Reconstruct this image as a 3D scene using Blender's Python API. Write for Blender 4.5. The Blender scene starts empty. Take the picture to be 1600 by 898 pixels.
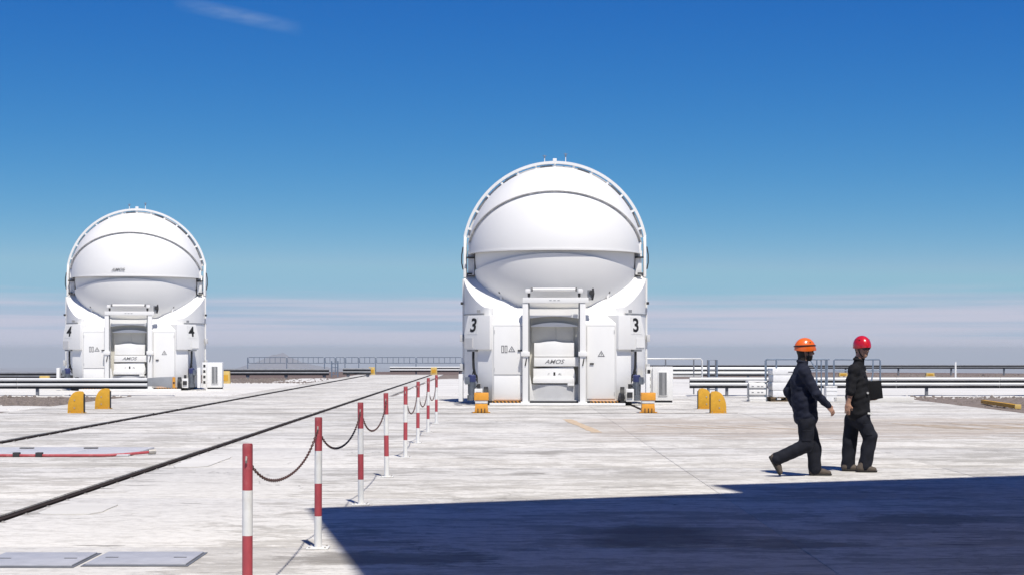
import bpy, bmesh, math, random
import numpy as np
from mathutils import Matrix, Vector, Euler
R = math.radians
random.seed(7)
scene = bpy.context.scene
col = scene.collection

# ------------------------------------------------------------------ camera
F, VX, VY, EYE = 2500.0, 791.0, 546.0, 1.65        # focal length in photo pixels, vanishing point, eye height
cam_d = bpy.data.cameras.new('camera')
cam = bpy.data.objects.new('camera', cam_d); col.objects.link(cam)
cam.location = (0, 0, EYE); cam.rotation_euler = (R(90), 0, 0)
cam_d.sensor_width = 36; cam_d.lens = 36 * F / 1600
cam_d.shift_x = (800 - VX) / 1600; cam_d.shift_y = (VY - 449) / 1600
cam_d.clip_start = 0.05; cam_d.clip_end = 120000
scene.camera = cam

# ------------------------------------------------------------------ sun, sky, exposure
SH = (-0.175, 0.54)                                  # shadow shift per metre of height
sun_v = Vector((-SH[0], -SH[1], 1)).normalized()    # towards the sun
sun_el = math.asin(sun_v.z); sun_az = math.atan2(sun_v.x, sun_v.y)
sd = bpy.data.lights.new('sun', 'SUN'); sd.energy = 5.0; sd.angle = R(0.9); sd.color = (1, .95, .87)
so = bpy.data.objects.new('sun', sd); col.objects.link(so)
so.rotation_euler = sun_v.to_track_quat('Z', 'Y').to_euler()
w = bpy.data.worlds.new('World'); scene.world = w; w.use_nodes = True
nt = w.node_tree; nt.nodes.clear()
def wn(t, **k):
    n = nt.nodes.new(t)
    for a, b in k.items(): setattr(n, a, b)
    return n
def L(a, b): nt.links.new(a, b)
def wmath(op, a, b=None, clamp=False):
    n = wn('ShaderNodeMath', operation=op, use_clamp=clamp)
    for i, v in enumerate((a, b)):
        if v is None: continue
        if isinstance(v, (int, float)): n.inputs[i].default_value = v
        else: L(v, n.inputs[i])
    return n.outputs[0]
tc = wn('ShaderNodeTexCoord'); sep = wn('ShaderNodeSeparateXYZ'); L(tc.outputs['Generated'], sep.inputs[0])
zc = wmath('MAXIMUM', sep.outputs[2], 0.006)
cmb = wn('ShaderNodeCombineXYZ'); L(sep.outputs[0], cmb.inputs[0]); L(sep.outputs[1], cmb.inputs[1]); L(zc, cmb.inputs[2])
sky = wn('ShaderNodeTexSky', sky_type='NISHITA', sun_disc=False, sun_elevation=sun_el, sun_rotation=sun_az,
         altitude=2600, air_density=1.0, dust_density=0.3, ozone_density=3.0)
L(cmb.outputs[0], sky.inputs[0])
# tone of the thin dry high-altitude air: deeper, purer blue than the sea-level model
spc = wn('ShaderNodeSeparateColor'); L(sky.outputs[0], spc.inputs[0]); cbc = wn('ShaderNodeCombineColor')
for i, (ca, cp, cl) in enumerate(((1.577, 2.457, .49), (.793, 1.362, .70), (.712, .585, .9))):
    x_ = wmath('MINIMUM', wmath('MULTIPLY', spc.outputs[i], .1), cl)
    o_ = wmath('MULTIPLY', wmath('POWER', x_, cp), ca / .1)
    if i == 0: o_ = wmath('MAXIMUM', o_, wmath('MULTIPLY', spc.outputs[0], .12))
    if i == 2: o_ = wmath('MINIMUM', o_, wmath('MULTIPLY', spc.outputs[2], .943))
    L(o_, cbc.inputs[i])
# thin haze bank low over the horizon all round, with long level streaks
mp = wn('ShaderNodeMapping'); mp.inputs['Scale'].default_value = (2.4, 2.4, 60); L(tc.outputs['Generated'], mp.inputs[0])
ns = wn('ShaderNodeTexNoise'); ns.inputs['Scale'].default_value = 2.2; ns.inputs['Detail'].default_value = 5; L(mp.outputs[0], ns.inputs['Vector'])
wob = wmath('MULTIPLY_ADD', ns.outputs[0], 0.026); nt.nodes[-1].inputs[2].default_value = -0.013
zz = wmath('ADD', sep.outputs[2], wob)
mr = wn('ShaderNodeMapRange', interpolation_type='SMOOTHSTEP'); L(zz, mr.inputs[0])
mr.inputs[1].default_value = 0.040; mr.inputs[2].default_value = 0.022; mr.inputs[3].default_value = 0; mr.inputs[4].default_value = 0.72
mx = wn('ShaderNodeMix', data_type='RGBA'); L(mr.outputs[0], mx.inputs[0]); L(cbc.outputs[0], mx.inputs[6])
mp3 = wn('ShaderNodeMapping'); mp3.inputs['Scale'].default_value = (1.5, 1.5, 75); mp3.inputs['Location'].default_value = (3, 1, .4); L(tc.outputs['Generated'], mp3.inputs[0])
n3 = wn('ShaderNodeTexNoise'); n3.inputs['Scale'].default_value = 1.6; n3.inputs['Detail'].default_value = 6; n3.inputs['Roughness'].default_value = .6; L(mp3.outputs[0], n3.inputs['Vector'])
mr3 = wn('ShaderNodeMapRange', interpolation_type='SMOOTHSTEP'); L(n3.outputs[0], mr3.inputs[0]); mr3.inputs[1].default_value = .34; mr3.inputs[2].default_value = .56
mxb = wn('ShaderNodeMix', data_type='RGBA'); L(mr3.outputs[0], mxb.inputs[0]); mxb.inputs[6].default_value = (4.0, 4.75, 6.3, 1); mxb.inputs[7].default_value = (6.3, 5.75, 6.9, 1)
L(mxb.outputs[2], mx.inputs[7])
# one faint cirrus wisp high on the left
def dotv(v):
    n = wn('ShaderNodeVectorMath', operation='DOT_PRODUCT'); L(tc.outputs['Generated'], n.inputs[0]); n.inputs[1].default_value = v
    return n.outputs['Value']
a = Vector((270 - VX, F, VY - 2)).normalized(); b = Vector((475 - VX, F, VY - 47)).normalized()
mid = (a + b).normalized(); u = (b - a).normalized(); v = mid.cross(u).normalized()
half = (b - a).length / 2
du = wmath('DIVIDE', dotv(u), half); dvv = wmath('DIVIDE', dotv(v), 0.0055)
mp2 = wn('ShaderNodeMapping'); mp2.inputs['Scale'].default_value = (28, 28, 120); L(tc.outputs['Generated'], mp2.inputs[0])
n2 = wn('ShaderNodeTexNoise'); n2.inputs['Scale'].default_value = 3; n2.inputs['Detail'].default_value = 6; L(mp2.outputs[0], n2.inputs['Vector'])
m1 = wmath('SUBTRACT', 1, wmath('POWER', wmath('ABSOLUTE', du), 2), True)
m2 = wmath('SUBTRACT', 1, wmath('POWER', wmath('ABSOLUTE', dvv), 1.3), True)
cm = wmath('MULTIPLY', wmath('MULTIPLY', m1, m2), wmath('MULTIPLY', n2.outputs[0], 0.26))
front = wmath('GREATER_THAN', dotv(mid), 0.5)
cm = wmath('MULTIPLY', cm, front, True)
mx2 = wn('ShaderNodeMix', data_type='RGBA'); L(cm, mx2.inputs[0]); L(mx.outputs[2], mx2.inputs[6]); mx2.inputs[7].default_value = (5.5, 6.4, 7.2, 1)
bg = wn('ShaderNodeBackground'); bg.inputs['Strength'].default_value = 0.10; L(mx2.outputs[2], bg.inputs['Color'])
wo = wn('ShaderNodeOutputWorld'); L(bg.outputs[0], wo.inputs['Surface'])
scene.view_settings.view_transform = 'Standard'; scene.view_settings.look = 'None'
scene.view_settings.exposure = 0.07; scene.view_settings.gamma = 1.0

# ------------------------------------------------------------------ helpers
def gd(y): return EYE * F / (y - VY)
def G(x, y): d = gd(y); return Vector(((x - VX) * d / F, d, 0))
def at(x, y, d): return Vector(((x - VX) * d / F, d, EYE - (y - VY) * d / F))

def mat(name, color, rough=0.6, metal=0.0, noise=0.0, scale=4.0, spec=0.5, bump=0.0, coat=0.0, stretch=(1, 1, 1), dirt=None, dirt_amt=0.0, vary=0.0):
    m = bpy.data.materials.new(name); m.use_nodes = True
    t = m.node_tree; p = t.nodes['Principled BSDF']
    p.inputs['Roughness'].default_value = rough; p.inputs['Metallic'].default_value = metal
    p.inputs['Specular IOR Level'].default_value = spec; p.inputs['Coat Weight'].default_value = coat
    p.inputs['Base Color'].default_value = (*color, 1)
    if noise or bump or dirt_amt or vary:
        tcn = t.nodes.new('ShaderNodeTexCoord'); mpn = t.nodes.new('ShaderNodeMapping'); mpn.inputs['Scale'].default_value = stretch
        t.links.new(tcn.outputs['Object'], mpn.inputs[0])
        n = t.nodes.new('ShaderNodeTexNoise'); n.inputs['Scale'].default_value = scale; n.inputs['Detail'].default_value = 6; n.inputs['Roughness'].default_value = .62
        t.links.new(mpn.outputs[0], n.inputs['Vector'])
        r = t.nodes.new('ShaderNodeMapRange'); r.inputs[1].default_value = .3; r.inputs[2].default_value = .7
        r.inputs[3].default_value = 1 - noise; r.inputs[4].default_value = 1 + noise * .6
        t.links.new(n.outputs[0], r.inputs[0])
        mul = t.nodes.new('ShaderNodeVectorMath'); mul.operation = 'SCALE'; mul.inputs[0].default_value = color
        t.links.new(r.outputs[0], mul.inputs['Scale'])
        out = mul.outputs[0]
        if dirt_amt:
            n3 = t.nodes.new('ShaderNodeTexNoise'); n3.inputs['Scale'].default_value = scale * .45; n3.inputs['Detail'].default_value = 8; n3.inputs['Roughness'].default_value = .7
            t.links.new(mpn.outputs[0], n3.inputs['Vector'])
            r3 = t.nodes.new('ShaderNodeMapRange'); r3.inputs[1].default_value = .52; r3.inputs[2].default_value = .75; r3.inputs[4].default_value = dirt_amt
            t.links.new(n3.outputs[0], r3.inputs[0])
            mm = t.nodes.new('ShaderNodeMix'); mm.data_type = 'RGBA'; t.links.new(r3.outputs[0], mm.inputs[0]); t.links.new(out, mm.inputs[6]); mm.inputs[7].default_value = (*dirt, 1)
            out = mm.outputs[2]
        if vary:
            oi = t.nodes.new('ShaderNodeObjectInfo'); rr = t.nodes.new('ShaderNodeMapRange'); rr.inputs[3].default_value = 1 - vary; rr.inputs[4].default_value = 1 + vary
            t.links.new(oi.outputs['Random'], rr.inputs[0])
            ml = t.nodes.new('ShaderNodeVectorMath'); ml.operation = 'SCALE'; t.links.new(out, ml.inputs[0]); t.links.new(rr.outputs[0], ml.inputs['Scale']); out = ml.outputs[0]
        t.links.new(out, p.inputs['Base Color'])
        rg = t.nodes.new('ShaderNodeMapRange'); rg.inputs[3].default_value = max(0, rough - .1); rg.inputs[4].default_value = min(1, rough + .12)
        t.links.new(n.outputs[0], rg.inputs[0]); t.links.new(rg.outputs[0], p.inputs['Roughness'])
        if bump:
            bp = t.nodes.new('ShaderNodeBump'); bp.inputs['Strength'].default_value = bump; bp.inputs['Distance'].default_value = .02
            t.links.new(n.outputs[0], bp.inputs['Height']); t.links.new(bp.outputs[0], p.inputs['Normal'])
    return m

M = {}
M['white'] = mat('white_paint', (.77, .765, .745), .45, noise=.035, scale=1.3, dirt=(.52, .49, .44), dirt_amt=.16, stretch=(1, 1, .35))
M['dome'] = mat('dome_white', (.77, .765, .745), .48, noise=.02, scale=.8, dirt=(.6, .58, .54), dirt_amt=.10)
M['ltgrey'] = mat('light_grey_paint', (.52, .52, .52), .5, noise=.06, scale=3)
M['grey'] = mat('grey_steel', (.26, .265, .27), .45, metal=.2, noise=.15, scale=5)
M['hubgrey'] = mat('hub_grey', (.66, .66, .66), .5, noise=.1, scale=5)
M['ochre'] = mat('worn_ochre_paint', (.56, .43, .29), .85, noise=.2, scale=5, dirt=(.52, .48, .42), dirt_amt=.9)
M['dark'] = mat('dark_gap', (.03, .03, .032), .7, noise=.2, scale=5)
M['black'] = mat('black_rubber', (.012, .012, .013), .6, noise=.2, scale=8)
M['tan'] = mat('beige_panel', (.56, .545, .49), .55, noise=.06, scale=3)
M['motor'] = mat('motor_steel', (.2, .22, .25), .38, metal=.6, noise=.2, scale=9)
M['blue'] = mat('blue_cap', (.03, .04, .13), .45, noise=.15, scale=9)
M['orange'] = mat('orange_paint', (.76, .34, .04), .5, noise=.12, scale=9, dirt=(.25, .12, .04), dirt_amt=.5)
M['yellow'] = mat('yellow_paint', (.62, .33, .022), .6, noise=.16, scale=7, dirt=(.27, .17, .07), dirt_amt=.75)
M['paleyellow'] = mat('pale_yellow_paint', (.62, .44, .14), .6, noise=.15, scale=6, dirt=(.4, .3, .2), dirt_amt=.4)
M['red'] = mat('red_paint', (.40, .062, .075), .55, noise=.16, scale=14, dirt=(.52, .30, .28), dirt_amt=.7, stretch=(1, 1, .5))
M['postwhite'] = mat('post_white', (.74, .74, .72), .6, noise=.08, scale=14, dirt=(.40, .34, .29), dirt_amt=.55, stretch=(1, 1, .5))
M['chain'] = mat('chain_plastic', (.11, .055, .045), .6, noise=.2, scale=20)
M['galv'] = mat('galvanised_steel', (.66, .67, .67), .5, metal=.15, noise=.14, scale=3, stretch=(.3, 1, 3))
M['galvpost'] = mat('galvanised_post', (.22, .23, .25), .5, metal=.4, noise=.2, scale=6)
M['bluesteel'] = mat('blue_grey_tube', (.20, .25, .32), .45, metal=.3, noise=.12, scale=6)
M['rail'] = mat('rusty_rail', (.034, .024, .019), .9, metal=0, spec=.15, noise=.4, scale=14, stretch=(1, .2, 1))
M['groove_shade'] = mat('painted_groove_shade', (.018, .014, .012), .95, spec=.1, noise=.4, scale=12, stretch=(1, .2, 1))
M['clip'] = mat('rail_clip_steel', (.42, .40, .37), .55, metal=.3, noise=.3, scale=20)
M['cover'] = mat('cover_plate', (.44, .45, .49), .55, metal=.1, noise=.12, scale=5, bump=.15)
M['coverline'] = mat('pit_lid', (.54, .54, .56), .5, noise=.1, scale=4)
M['stone'] = mat('stone', (.24, .2, .175), .9, noise=.3, scale=6, vary=.4)
M['whitestone'] = mat('pale_rubble', (.58, .56, .53), .9, noise=.15, scale=6)
M['gravel'] = mat('gravel', (.205, .165, .14), .95, noise=.45, scale=3.2, bump=.9, dirt=(.36, .31, .27), dirt_amt=.7)
M['gravelflat'] = mat('joint_filler', (.27, .25, .23), .9, noise=.3, scale=5)
M['terrain'] = mat('desert', (.17, .12, .10), .95, noise=.3, scale=.004)
M['pad'] = mat('pale_pad', (.66, .645, .61), .85, noise=.12, scale=.7, dirt=(.42, .38, .34), dirt_amt=.55, stretch=(.25, 1.5, 1), bump=.3)
M['wrap'] = mat('white_wrap', (.78, .78, .78), .3, noise=.06, scale=6, bump=.5)
M['wood'] = mat('pallet_wood', (.2, .14, .08), .8, noise=.3, scale=8)
M['navy'] = mat('navy_cloth', (.015, .018, .034), .85, noise=.25, scale=16, bump=.25, spec=.25)
M['blackcloth'] = mat('black_cloth', (.0105, .011, .014), .85, noise=.25, scale=16, bump=.25, spec=.25)
M['trouser'] = mat('dark_trousers', (.012, .0135, .021), .88, noise=.3, scale=18, bump=.3, spec=.25)
M['skin'] = mat('skin', (.46, .26, .18), .55, noise=.1, scale=30)
M['hair'] = mat('dark_hair', (.016, .012, .010), .7, noise=.3, scale=60)
M['hel_o'] = mat('orange_shell', (.80, .14, .015), .3, noise=.04, scale=8, coat=.4)
M['hel_r'] = mat('red_shell', (.55, .012, .025), .22, noise=.04, scale=8, coat=.6)
M['shoe'] = mat('boot_leather', (.085, .066, .052), .75, noise=.3, scale=18, bump=.2)
M['sole'] = mat('boot_sole', (.02, .018, .016), .8, noise=.2, scale=18)
M['lens'] = mat('dark_lens', (.008, .005, .005), .15)
M['print'] = mat('grey_print', (.17, .17, .175), .6)
M['blackprint'] = mat('black_print', (.012, .012, .012), .6)
M['bounce_surface'] = mat('warm_bounce', (.80, .66, .52), .6, metal=.0, noise=.1, scale=1.5, stretch=(1, 1, .2))  # warm pale surface of the unseen canopy, bounces light into the shade

def concrete():
    m = bpy.data.materials.new('concrete'); m.use_nodes = True; t = m.node_tree; p = t.nodes['Principled BSDF']
    N = lambda ty, **k: [setattr(n, a, b) for n in [t.nodes.new(ty)] for a, b in k.items()] and t.nodes[-1] or t.nodes[-1]
    lk = t.links.new
    geo = N('ShaderNodeNewGeometry'); sp = N('ShaderNodeSeparateXYZ'); lk(geo.outputs['Position'], sp.inputs[0])
    def noise(scale, st, detail=6, rough=.62, off=(0, 0, 0)):
        mp = N('ShaderNodeMapping'); mp.inputs['Scale'].default_value = st; mp.inputs['Location'].default_value = off; lk(geo.outputs['Position'], mp.inputs[0])
        n = N('ShaderNodeTexNoise'); n.inputs['Scale'].default_value = scale; n.inputs['Detail'].default_value = detail; n.inputs['Roughness'].default_value = rough
        lk(mp.outputs[0], n.inputs['Vector']); return n.outputs[0]
    def rng(v, a, b, c, d, smooth=True):
        r = N('ShaderNodeMapRange', interpolation_type='SMOOTHSTEP' if smooth else 'LINEAR')
        for i, q in enumerate((a, b, c, d)): r.inputs[i + 1].default_value = q
        lk(v, r.inputs[0]); return r.outputs[0]
    def mth(op, a, b):
        n = N('ShaderNodeMath', operation=op)
        for i, q in enumerate((a, b)):
            if isinstance(q, (int, float)): n.inputs[i].default_value = q
            else: lk(q, n.inputs[i])
        return n.outputs[0]
    def mix(f, a, b):
        n = N('ShaderNodeMix', data_type='RGBA'); lk(f, n.inputs[0])
        for i, q in ((6, a), (7, b)):
            if isinstance(q, tuple): n.inputs[i].default_value = (*q, 1)
            else: lk(q, n.inputs[i])
        return n.outputs[2]
    X, Y = sp.outputs[0], sp.outputs[1]
    big = noise(.22, (.6, .8, 1)); streak = noise(1.0, (.42, 1.5, 1), 9, .75); fine = noise(8, (.8, 1.3, 1), 8, .75); mid = noise(1.6, (.8, .8, 1), 8, .7)
    c = mix(rng(streak, .40, .60, 0, 1), (.60, .578, .535), (.43, .41, .375))
    c = mix(rng(big, .42, .62, 0, .75), c, (.40, .385, .355))
    worn = noise(.9, (.55, 1.1, 1), 12, .78, (5, 2, 0))
    c = mix(rng(worn, .475, .515, 0, .85), c, (.70, .683, .645))
    flake = noise(3.2, (.40, 1.5, 1), 10, .8, (1, 8, 0))
    c = mix(rng(flake, .53, .57, 0, .65), c, (.34, .325, .30))
    flake2 = noise(5.0, (.5, 1.4, 1), 10, .8, (9, 4, 0))
    c = mix(rng(flake2, .55, .59, 0, .6), c, (.68, .662, .63))
    # rougher, greyer brushed surface right of the white strip
    e = mth('ADD', X, rng(mid, .3, .7, -.55, .55, False))
    strip = mth('MULTIPLY', rng(e, -4.75, -4.6, 0, 1), rng(e, -2.45, -2.7, 0, 1))
    strip = mth('MULTIPLY', strip, rng(Y, 36, 25, 0, 1))
    c = mix(mth('MULTIPLY', strip, rng(flake, .5, .6, .92, .45)), c, (.67, .652, .615))
    # tan dusty band across the right, laid by vehicles
    e2 = mth('ADD', Y, rng(streak, .3, .7, -2.4, 2.4, False))
    tanm = mth('MULTIPLY', mth('MULTIPLY', rng(e2, 29.2, 31.2, 0, 1), rng(e2, 39.8, 37.8, 0, 1)), rng(X, .8, 3.0, 0, 1))
    c = mix(mth('MULTIPLY', tanm, rng(streak, .35, .6, .15, .8)), c, (.40, .335, .275))
    # oil and water stains
    st1 = noise(.75, (.55, .95, 1), 8, .68, (3.1, 1.7, 0))
    c = mix(rng(st1, .58, .74, 0, .6), c, (.20, .185, .17))
    st3 = noise(2.4, (.35, 1.6, 1), 6, .65, (13.1, 7.7, 0))
    c = mix(rng(st3, .63, .67, 0, .75), c, (.16, .15, .14))
    dx = mth('DIVIDE', mth('SUBTRACT', X, 1.35), .75); dy = mth('DIVIDE', mth('SUBTRACT', Y, 14.2), 1.2)
    dd = mth('ADD', mth('MULTIPLY', dx, dx), mth('MULTIPLY', dy, dy)); dd = mth('ADD', dd, rng(mid, .3, .7, -.6, .6, False))
    c = mix(rng(dd, 1.2, .1, 0, .75), c, (.17, .16, .145))
    for sx_, sy_, rx_, ry_, am in ((-.75, 12.75, 1.0, .55, .7), (2.25, 13.6, .9, .35, .55), (4.6, 15.6, 1.3, .5, .4), (-2.9, 30, 1.6, 1.4, .4), (.3, 21.5, .35, .5, .6), (-.2, 25.5, 1.1, 1.2, .45)):
        ax = mth('DIVIDE', mth('SUBTRACT', X, sx_), rx_); ay = mth('DIVIDE', mth('SUBTRACT', Y, sy_), ry_)
        da = mth('ADD', mth('ADD', mth('MULTIPLY', ax, ax), mth('MULTIPLY', ay, ay)), rng(worn, .38, .62, -1.0, 1.0, False))
        c = mix(rng(da, 1.1, .2, 0, am), c, (.19, .175, .155))
    c = mix(rng(fine, .42, .66, 0, .38), c, (.30, .285, .26))
    vo = N('ShaderNodeTexVoronoi', feature='DISTANCE_TO_EDGE'); wv = N('ShaderNodeVectorMath', operation='SCALE'); 
    nv = N('ShaderNodeTexNoise'); nv.inputs['Scale'].default_value = .9; nv.inputs['Detail'].default_value = 8; lk(geo.outputs['Position'], nv.inputs['Vector'])
    lk(nv.outputs['Color'], wv.inputs[0]); wv.inputs['Scale'].default_value = 2.2
    wa = N('ShaderNodeVectorMath', operation='ADD'); lk(geo.outputs['Position'], wa.inputs[0]); lk(wv.outputs[0], wa.inputs[1]); lk(wa.outputs[0], vo.inputs['Vector']); vo.inputs['Scale'].default_value = .16
    crack = mth('MULTIPLY', rng(vo.outputs['Distance'], .0, .0035, 1, 0), rng(big, .42, .56, 0, .65))
    c = mix(crack, c, (.16, .15, .135))
    oi = N('ShaderNodeObjectInfo')
    v = N('ShaderNodeVectorMath', operation='SCALE'); lk(c, v.inputs[0]); lk(rng(oi.outputs['Random'], 0, 1, .94, 1.05, False), v.inputs['Scale'])
    lk(v.outputs[0], p.inputs['Base Color']); p.inputs['Roughness'].default_value = .86; p.inputs['Specular IOR Level'].default_value = .25
    bp = N('ShaderNodeBump'); bp.inputs['Strength'].default_value = .55; bp.inputs['Distance'].default_value = .02
    hb = mth('ADD', mth('MULTIPLY', fine, .7), mth('MULTIPLY', noise(5.5, (2.4, .8, 1), 4), .6)); lk(hb, bp.inputs['Height']); lk(bp.outputs[0], p.inputs['Normal'])
    return m
M['concrete'] = concrete()

class MB:
    def __init__(s): s.v = []; s.f = []
    def add(s, vs, fs, mx=None):
        b = len(s.v)
        s.v += [tuple(mx @ Vector(q)) if mx else tuple(q) for q in vs]
        s.f += [tuple(i + b for i in q) for q in fs]; return s
    def box(s, x0, x1, y0, y1, z0, z1, mx=None):
        vs = [(x, y, z) for z in (z0, z1) for y in (y0, y1) for x in (x0, x1)]
        return s.add(vs, [(0, 2, 3, 1), (4, 5, 7, 6), (0, 1, 5, 4), (2, 6, 7, 3), (0, 4, 6, 2), (1, 3, 7, 5)], mx)
    def prism(s, poly, a0, a1, axis='z', mx=None):
        n = len(poly)
        if axis == 'z': mk = lambda p, a: (p[0], p[1], a)
        elif axis == 'x': mk = lambda p, a: (a, p[0], p[1])
        else: mk = lambda p, a: (p[0], a, p[1])
        vs = [mk(p, a0) for p in poly] + [mk(p, a1) for p in poly]
        fs = [tuple(range(n))[::-1], tuple(range(n, 2 * n))] + [(i, (i + 1) % n, n + (i + 1) % n, n + i) for i in range(n)]
        return s.add(vs, fs, mx)
    def tube(s, pts, r, seg=8, cap=True):
        pts = [Vector(p) for p in pts]; n = len(pts)
        rs = r if isinstance(r, (list, tuple)) else [r] * n
        vs = []; up = None
        for i, p in enumerate(pts):
            d = (pts[min(i + 1, n - 1)] - pts[max(i - 1, 0)]).normalized()
            if up is None: up = Vector((0, 0, 1)) if abs(d.z) < .9 else Vector((1, 0, 0))
            sd_ = d.cross(up).normalized(); up = sd_.cross(d).normalized()
            for k in range(seg):
                a = 2 * math.pi * (k + .5) / seg
                vs.append(p + (sd_ * math.cos(a) + up * math.sin(a)) * rs[i])
        fs = []
        for i in range(n - 1):
            for k in range(seg):
                fs.append((i * seg + k, i * seg + (k + 1) % seg, (i + 1) * seg + (k + 1) % seg, (i + 1) * seg + k))
        if cap: fs += [tuple(range(seg))[::-1], tuple(range((n - 1) * seg, n * seg))]
        return s.add(vs, fs)
    def build(s, name, m, parent=None, bev=0, smooth=False, ang=35):
        me = bpy.data.meshes.new(name); me.from_pydata(s.v, [], s.f)
        bm = bmesh.new(); bm.from_mesh(me); bmesh.ops.recalc_face_normals(bm, faces=bm.faces)
        if bev:
            es = [e for e in bm.edges if len(e.link_faces) == 2 and e.calc_face_angle(0) > R(25)]
            bmesh.ops.bevel(bm, geom=es, offset=bev, segments=2, profile=.6, affect='EDGES', clamp_overlap=True)
        bm.to_mesh(me); bm.free()
        if smooth or bev:
            me.polygons.foreach_set('use_smooth', [True] * len(me.polygons)); me.set_sharp_from_angle(angle=R(ang))
        return link(name, me, m, parent)
def link(name, me, m, parent=None):
    if m is not None:
        me.materials.clear(); me.materials.append(M[m] if isinstance(m, str) else m)
    o = bpy.data.objects.new(name, me); col.objects.link(o)
    if parent: o.parent = parent
    return o
def tag(o, label, cat, group=None):
    o['label'] = label; o['category'] = cat
    if group: o['group'] = group
    return o
def thing(name, label, cat, loc=(0, 0, 0), rz=0, group=None):
    o = bpy.data.objects.new(name, None); col.objects.link(o); o.empty_display_size = .2
    o.location = loc; o.rotation_euler = (0, 0, rz)
    return tag(o, label, cat, group)
def struct(o): o['kind'] = 'structure'; return o
def box(name, m, parent, x0, x1, y0, y1, z0, z1, bev=0): return MB().box(x0, x1, y0, y1, z0, z1).build(name, m, parent, bev)
def tube(name, m, parent, pts, r, seg=8): return MB().tube(pts, r, seg).build(name, m, parent, smooth=True)
def text(name, s, size, m, parent, mx, shear=0, bold=0, ext=.003, xs=1.0):
    cu = bpy.data.curves.new(name, 'FONT'); cu.body = s; cu.size = size; cu.align_x = 'CENTER'; cu.align_y = 'CENTER'
    cu.shear = shear; cu.offset = bold; cu.extrude = ext; cu.resolution_u = 4
    tmp = bpy.data.objects.new('tmp', cu); col.objects.link(tmp)
    me = bpy.data.meshes.new_from_object(tmp); bpy.data.objects.remove(tmp)
    me.transform(mx @ Matrix.Diagonal((xs, 1, 1, 1)))
    return link(name, me, m, parent)

# ------------------------------------------------------------------ terrain, far hills
def nz(x, y, s=1.0):
    return (math.sin(x * 1.3 * s + 1.1 * math.sin(y * .9 * s)) + .5 * math.sin(x * 2.9 * s + 2.1 + y * 1.7 * s) + .25 * math.sin(y * 6.1 * s - x * 4.3 * s + .7)) / 1.75
rings = [0, 30, 60, 82, 86, 92, 105, 130, 175, 260, 450, 800, 1400, 2400, 4000, 6000, 9000, 12500, 17000, 23000, 30000, 40000]
prof = [-.14, -.14, -.14, -.14, -.5, -1.6, -4, -9, -18, -38, -70, -110, -155, -210, -270, -330, -375, -405, -420, -425, -428, -430]
vs = [(0, 50, -.14)]; fs = []; NA = 128
for i in range(1, len(rings)):
    r = rings[i]
    for k in range(NA):
        a = 2 * math.pi * k / NA
        z = prof[i]
        if r > 120: z += nz(a * 6, r * .0007, 1) * min(.08 * r, 24)
        vs.append((r * math.sin(a), 50 + r * math.cos(a), z))
for k in range(NA): fs.append((0, 1 + k, 1 + (k + 1) % NA))
for i in range(1, len(rings) - 1):
    for k in range(NA):
        p0 = 1 + (i - 1) * NA; p1 = p0 + NA
        fs.append((p0 + k, p1 + k, p1 + (k + 1) % NA, p0 + (k + 1) % NA))
struct(MB().add(vs, fs).build('desert_terrain', 'terrain', smooth=True, ang=180))
def hill(name, px0, px1, pk, ytop, d, label_noise):
    xs = np.linspace(px0, px1, 26); vs = []; fs = []
    for j, dj in enumerate(np.linspace(-.22, .22, 12)):
        for i, px in enumerate(xs):
            t = (px - px0) / (px1 - px0); hp = (pk - px0) / (px1 - px0)
            h = (t / hp if t < hp else (1 - t) / (1 - hp)) ** 1.15 * max(0, 1 - (dj / .22) ** 2)
            h = max(0, h * (1 + .16 * nz(t * 14 + label_noise, dj * 20)))
            X = (px - VX) / F * d; zt = EYE - (ytop - VY) / F * d
            vs.append((X * (1 + dj * .4), d * (1 + dj * .4), -440 + h * (zt + 440)))
    n = 26
    for j in range(11):
        for i in range(n - 1): fs.append((j * n + i, j * n + i + 1, (j + 1) * n + i + 1, (j + 1) * n + i))
    return struct(MB().add(vs, fs).build(name, 'terrain', smooth=True, ang=180))
hill('hills', 260, 640, 440, 555, 21000, 0)
hill('hills', -300, 130, -60, 566, 26000, 3)

# ------------------------------------------------------------------ platform slabs, gravel, pads
plat = bpy.data.objects.new('platform', None); col.objects.link(plat); struct(plat)
def slab(x0, x1, y0, y1, m='concrete', top=0.0):
    g = .0028
    return MB().box(x0 + g, x1 - g, y0 + g, y1 - g, -.12, top + random.uniform(-.0015, .0015)).build('slab', m, plat, bev=.004)
EW = (41.8, 44.8); gr = .06
rows_r = [-14, -9, -4, 1, 5, 9.2, 13.4, 17.8, 22.4, 27, 32, 37, 41.8 - gr], [41.8 + gr, 44.8 - gr], [44.8 + gr, 50.5, 57]
rows_o = [-14, -9, -4, 1, 5, 9.2, 13.4, 17.8, 22.4, 27, 32, 37, 42, 47, 52, 57],
for x0, x1, rows in ((-13.3, -9.21, rows_r), (-8.89, -5.055, rows_r), (-4.845, 2.45, rows_r), (2.45, 6.1, rows_r), (6.1, 9.8, rows_o), (9.8, 13.5, rows_o)):
    for seg in rows:
        for y0, y1 in zip(seg, seg[1:]): slab(x0, x1, y0, y1)
for x0, x1 in ((-9.9, -9.21), (-8.89, -5.055), (-4.845, -4.2)):
    ys = [57, 63, 69, 75, 81, 87, 93, 99, 106.8]
    for y0, y1 in zip(ys, ys[1:]): slab(x0, x1, y0, y1)
for x0, x1 in ((-13.3, -9.21), (-8.89, -5.055), (-4.845, 13.5)):
    for y0, y1 in ((-14, 41.8 - gr), (41.8 + gr, 44.8 - gr), (44.8 + gr, 57)):
        MB().box(x0 + .02, x1 - .02, y0 + .01, y1 - .01, -.119, -.006).build('joint_filler', 'gravelflat', plat)
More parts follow.
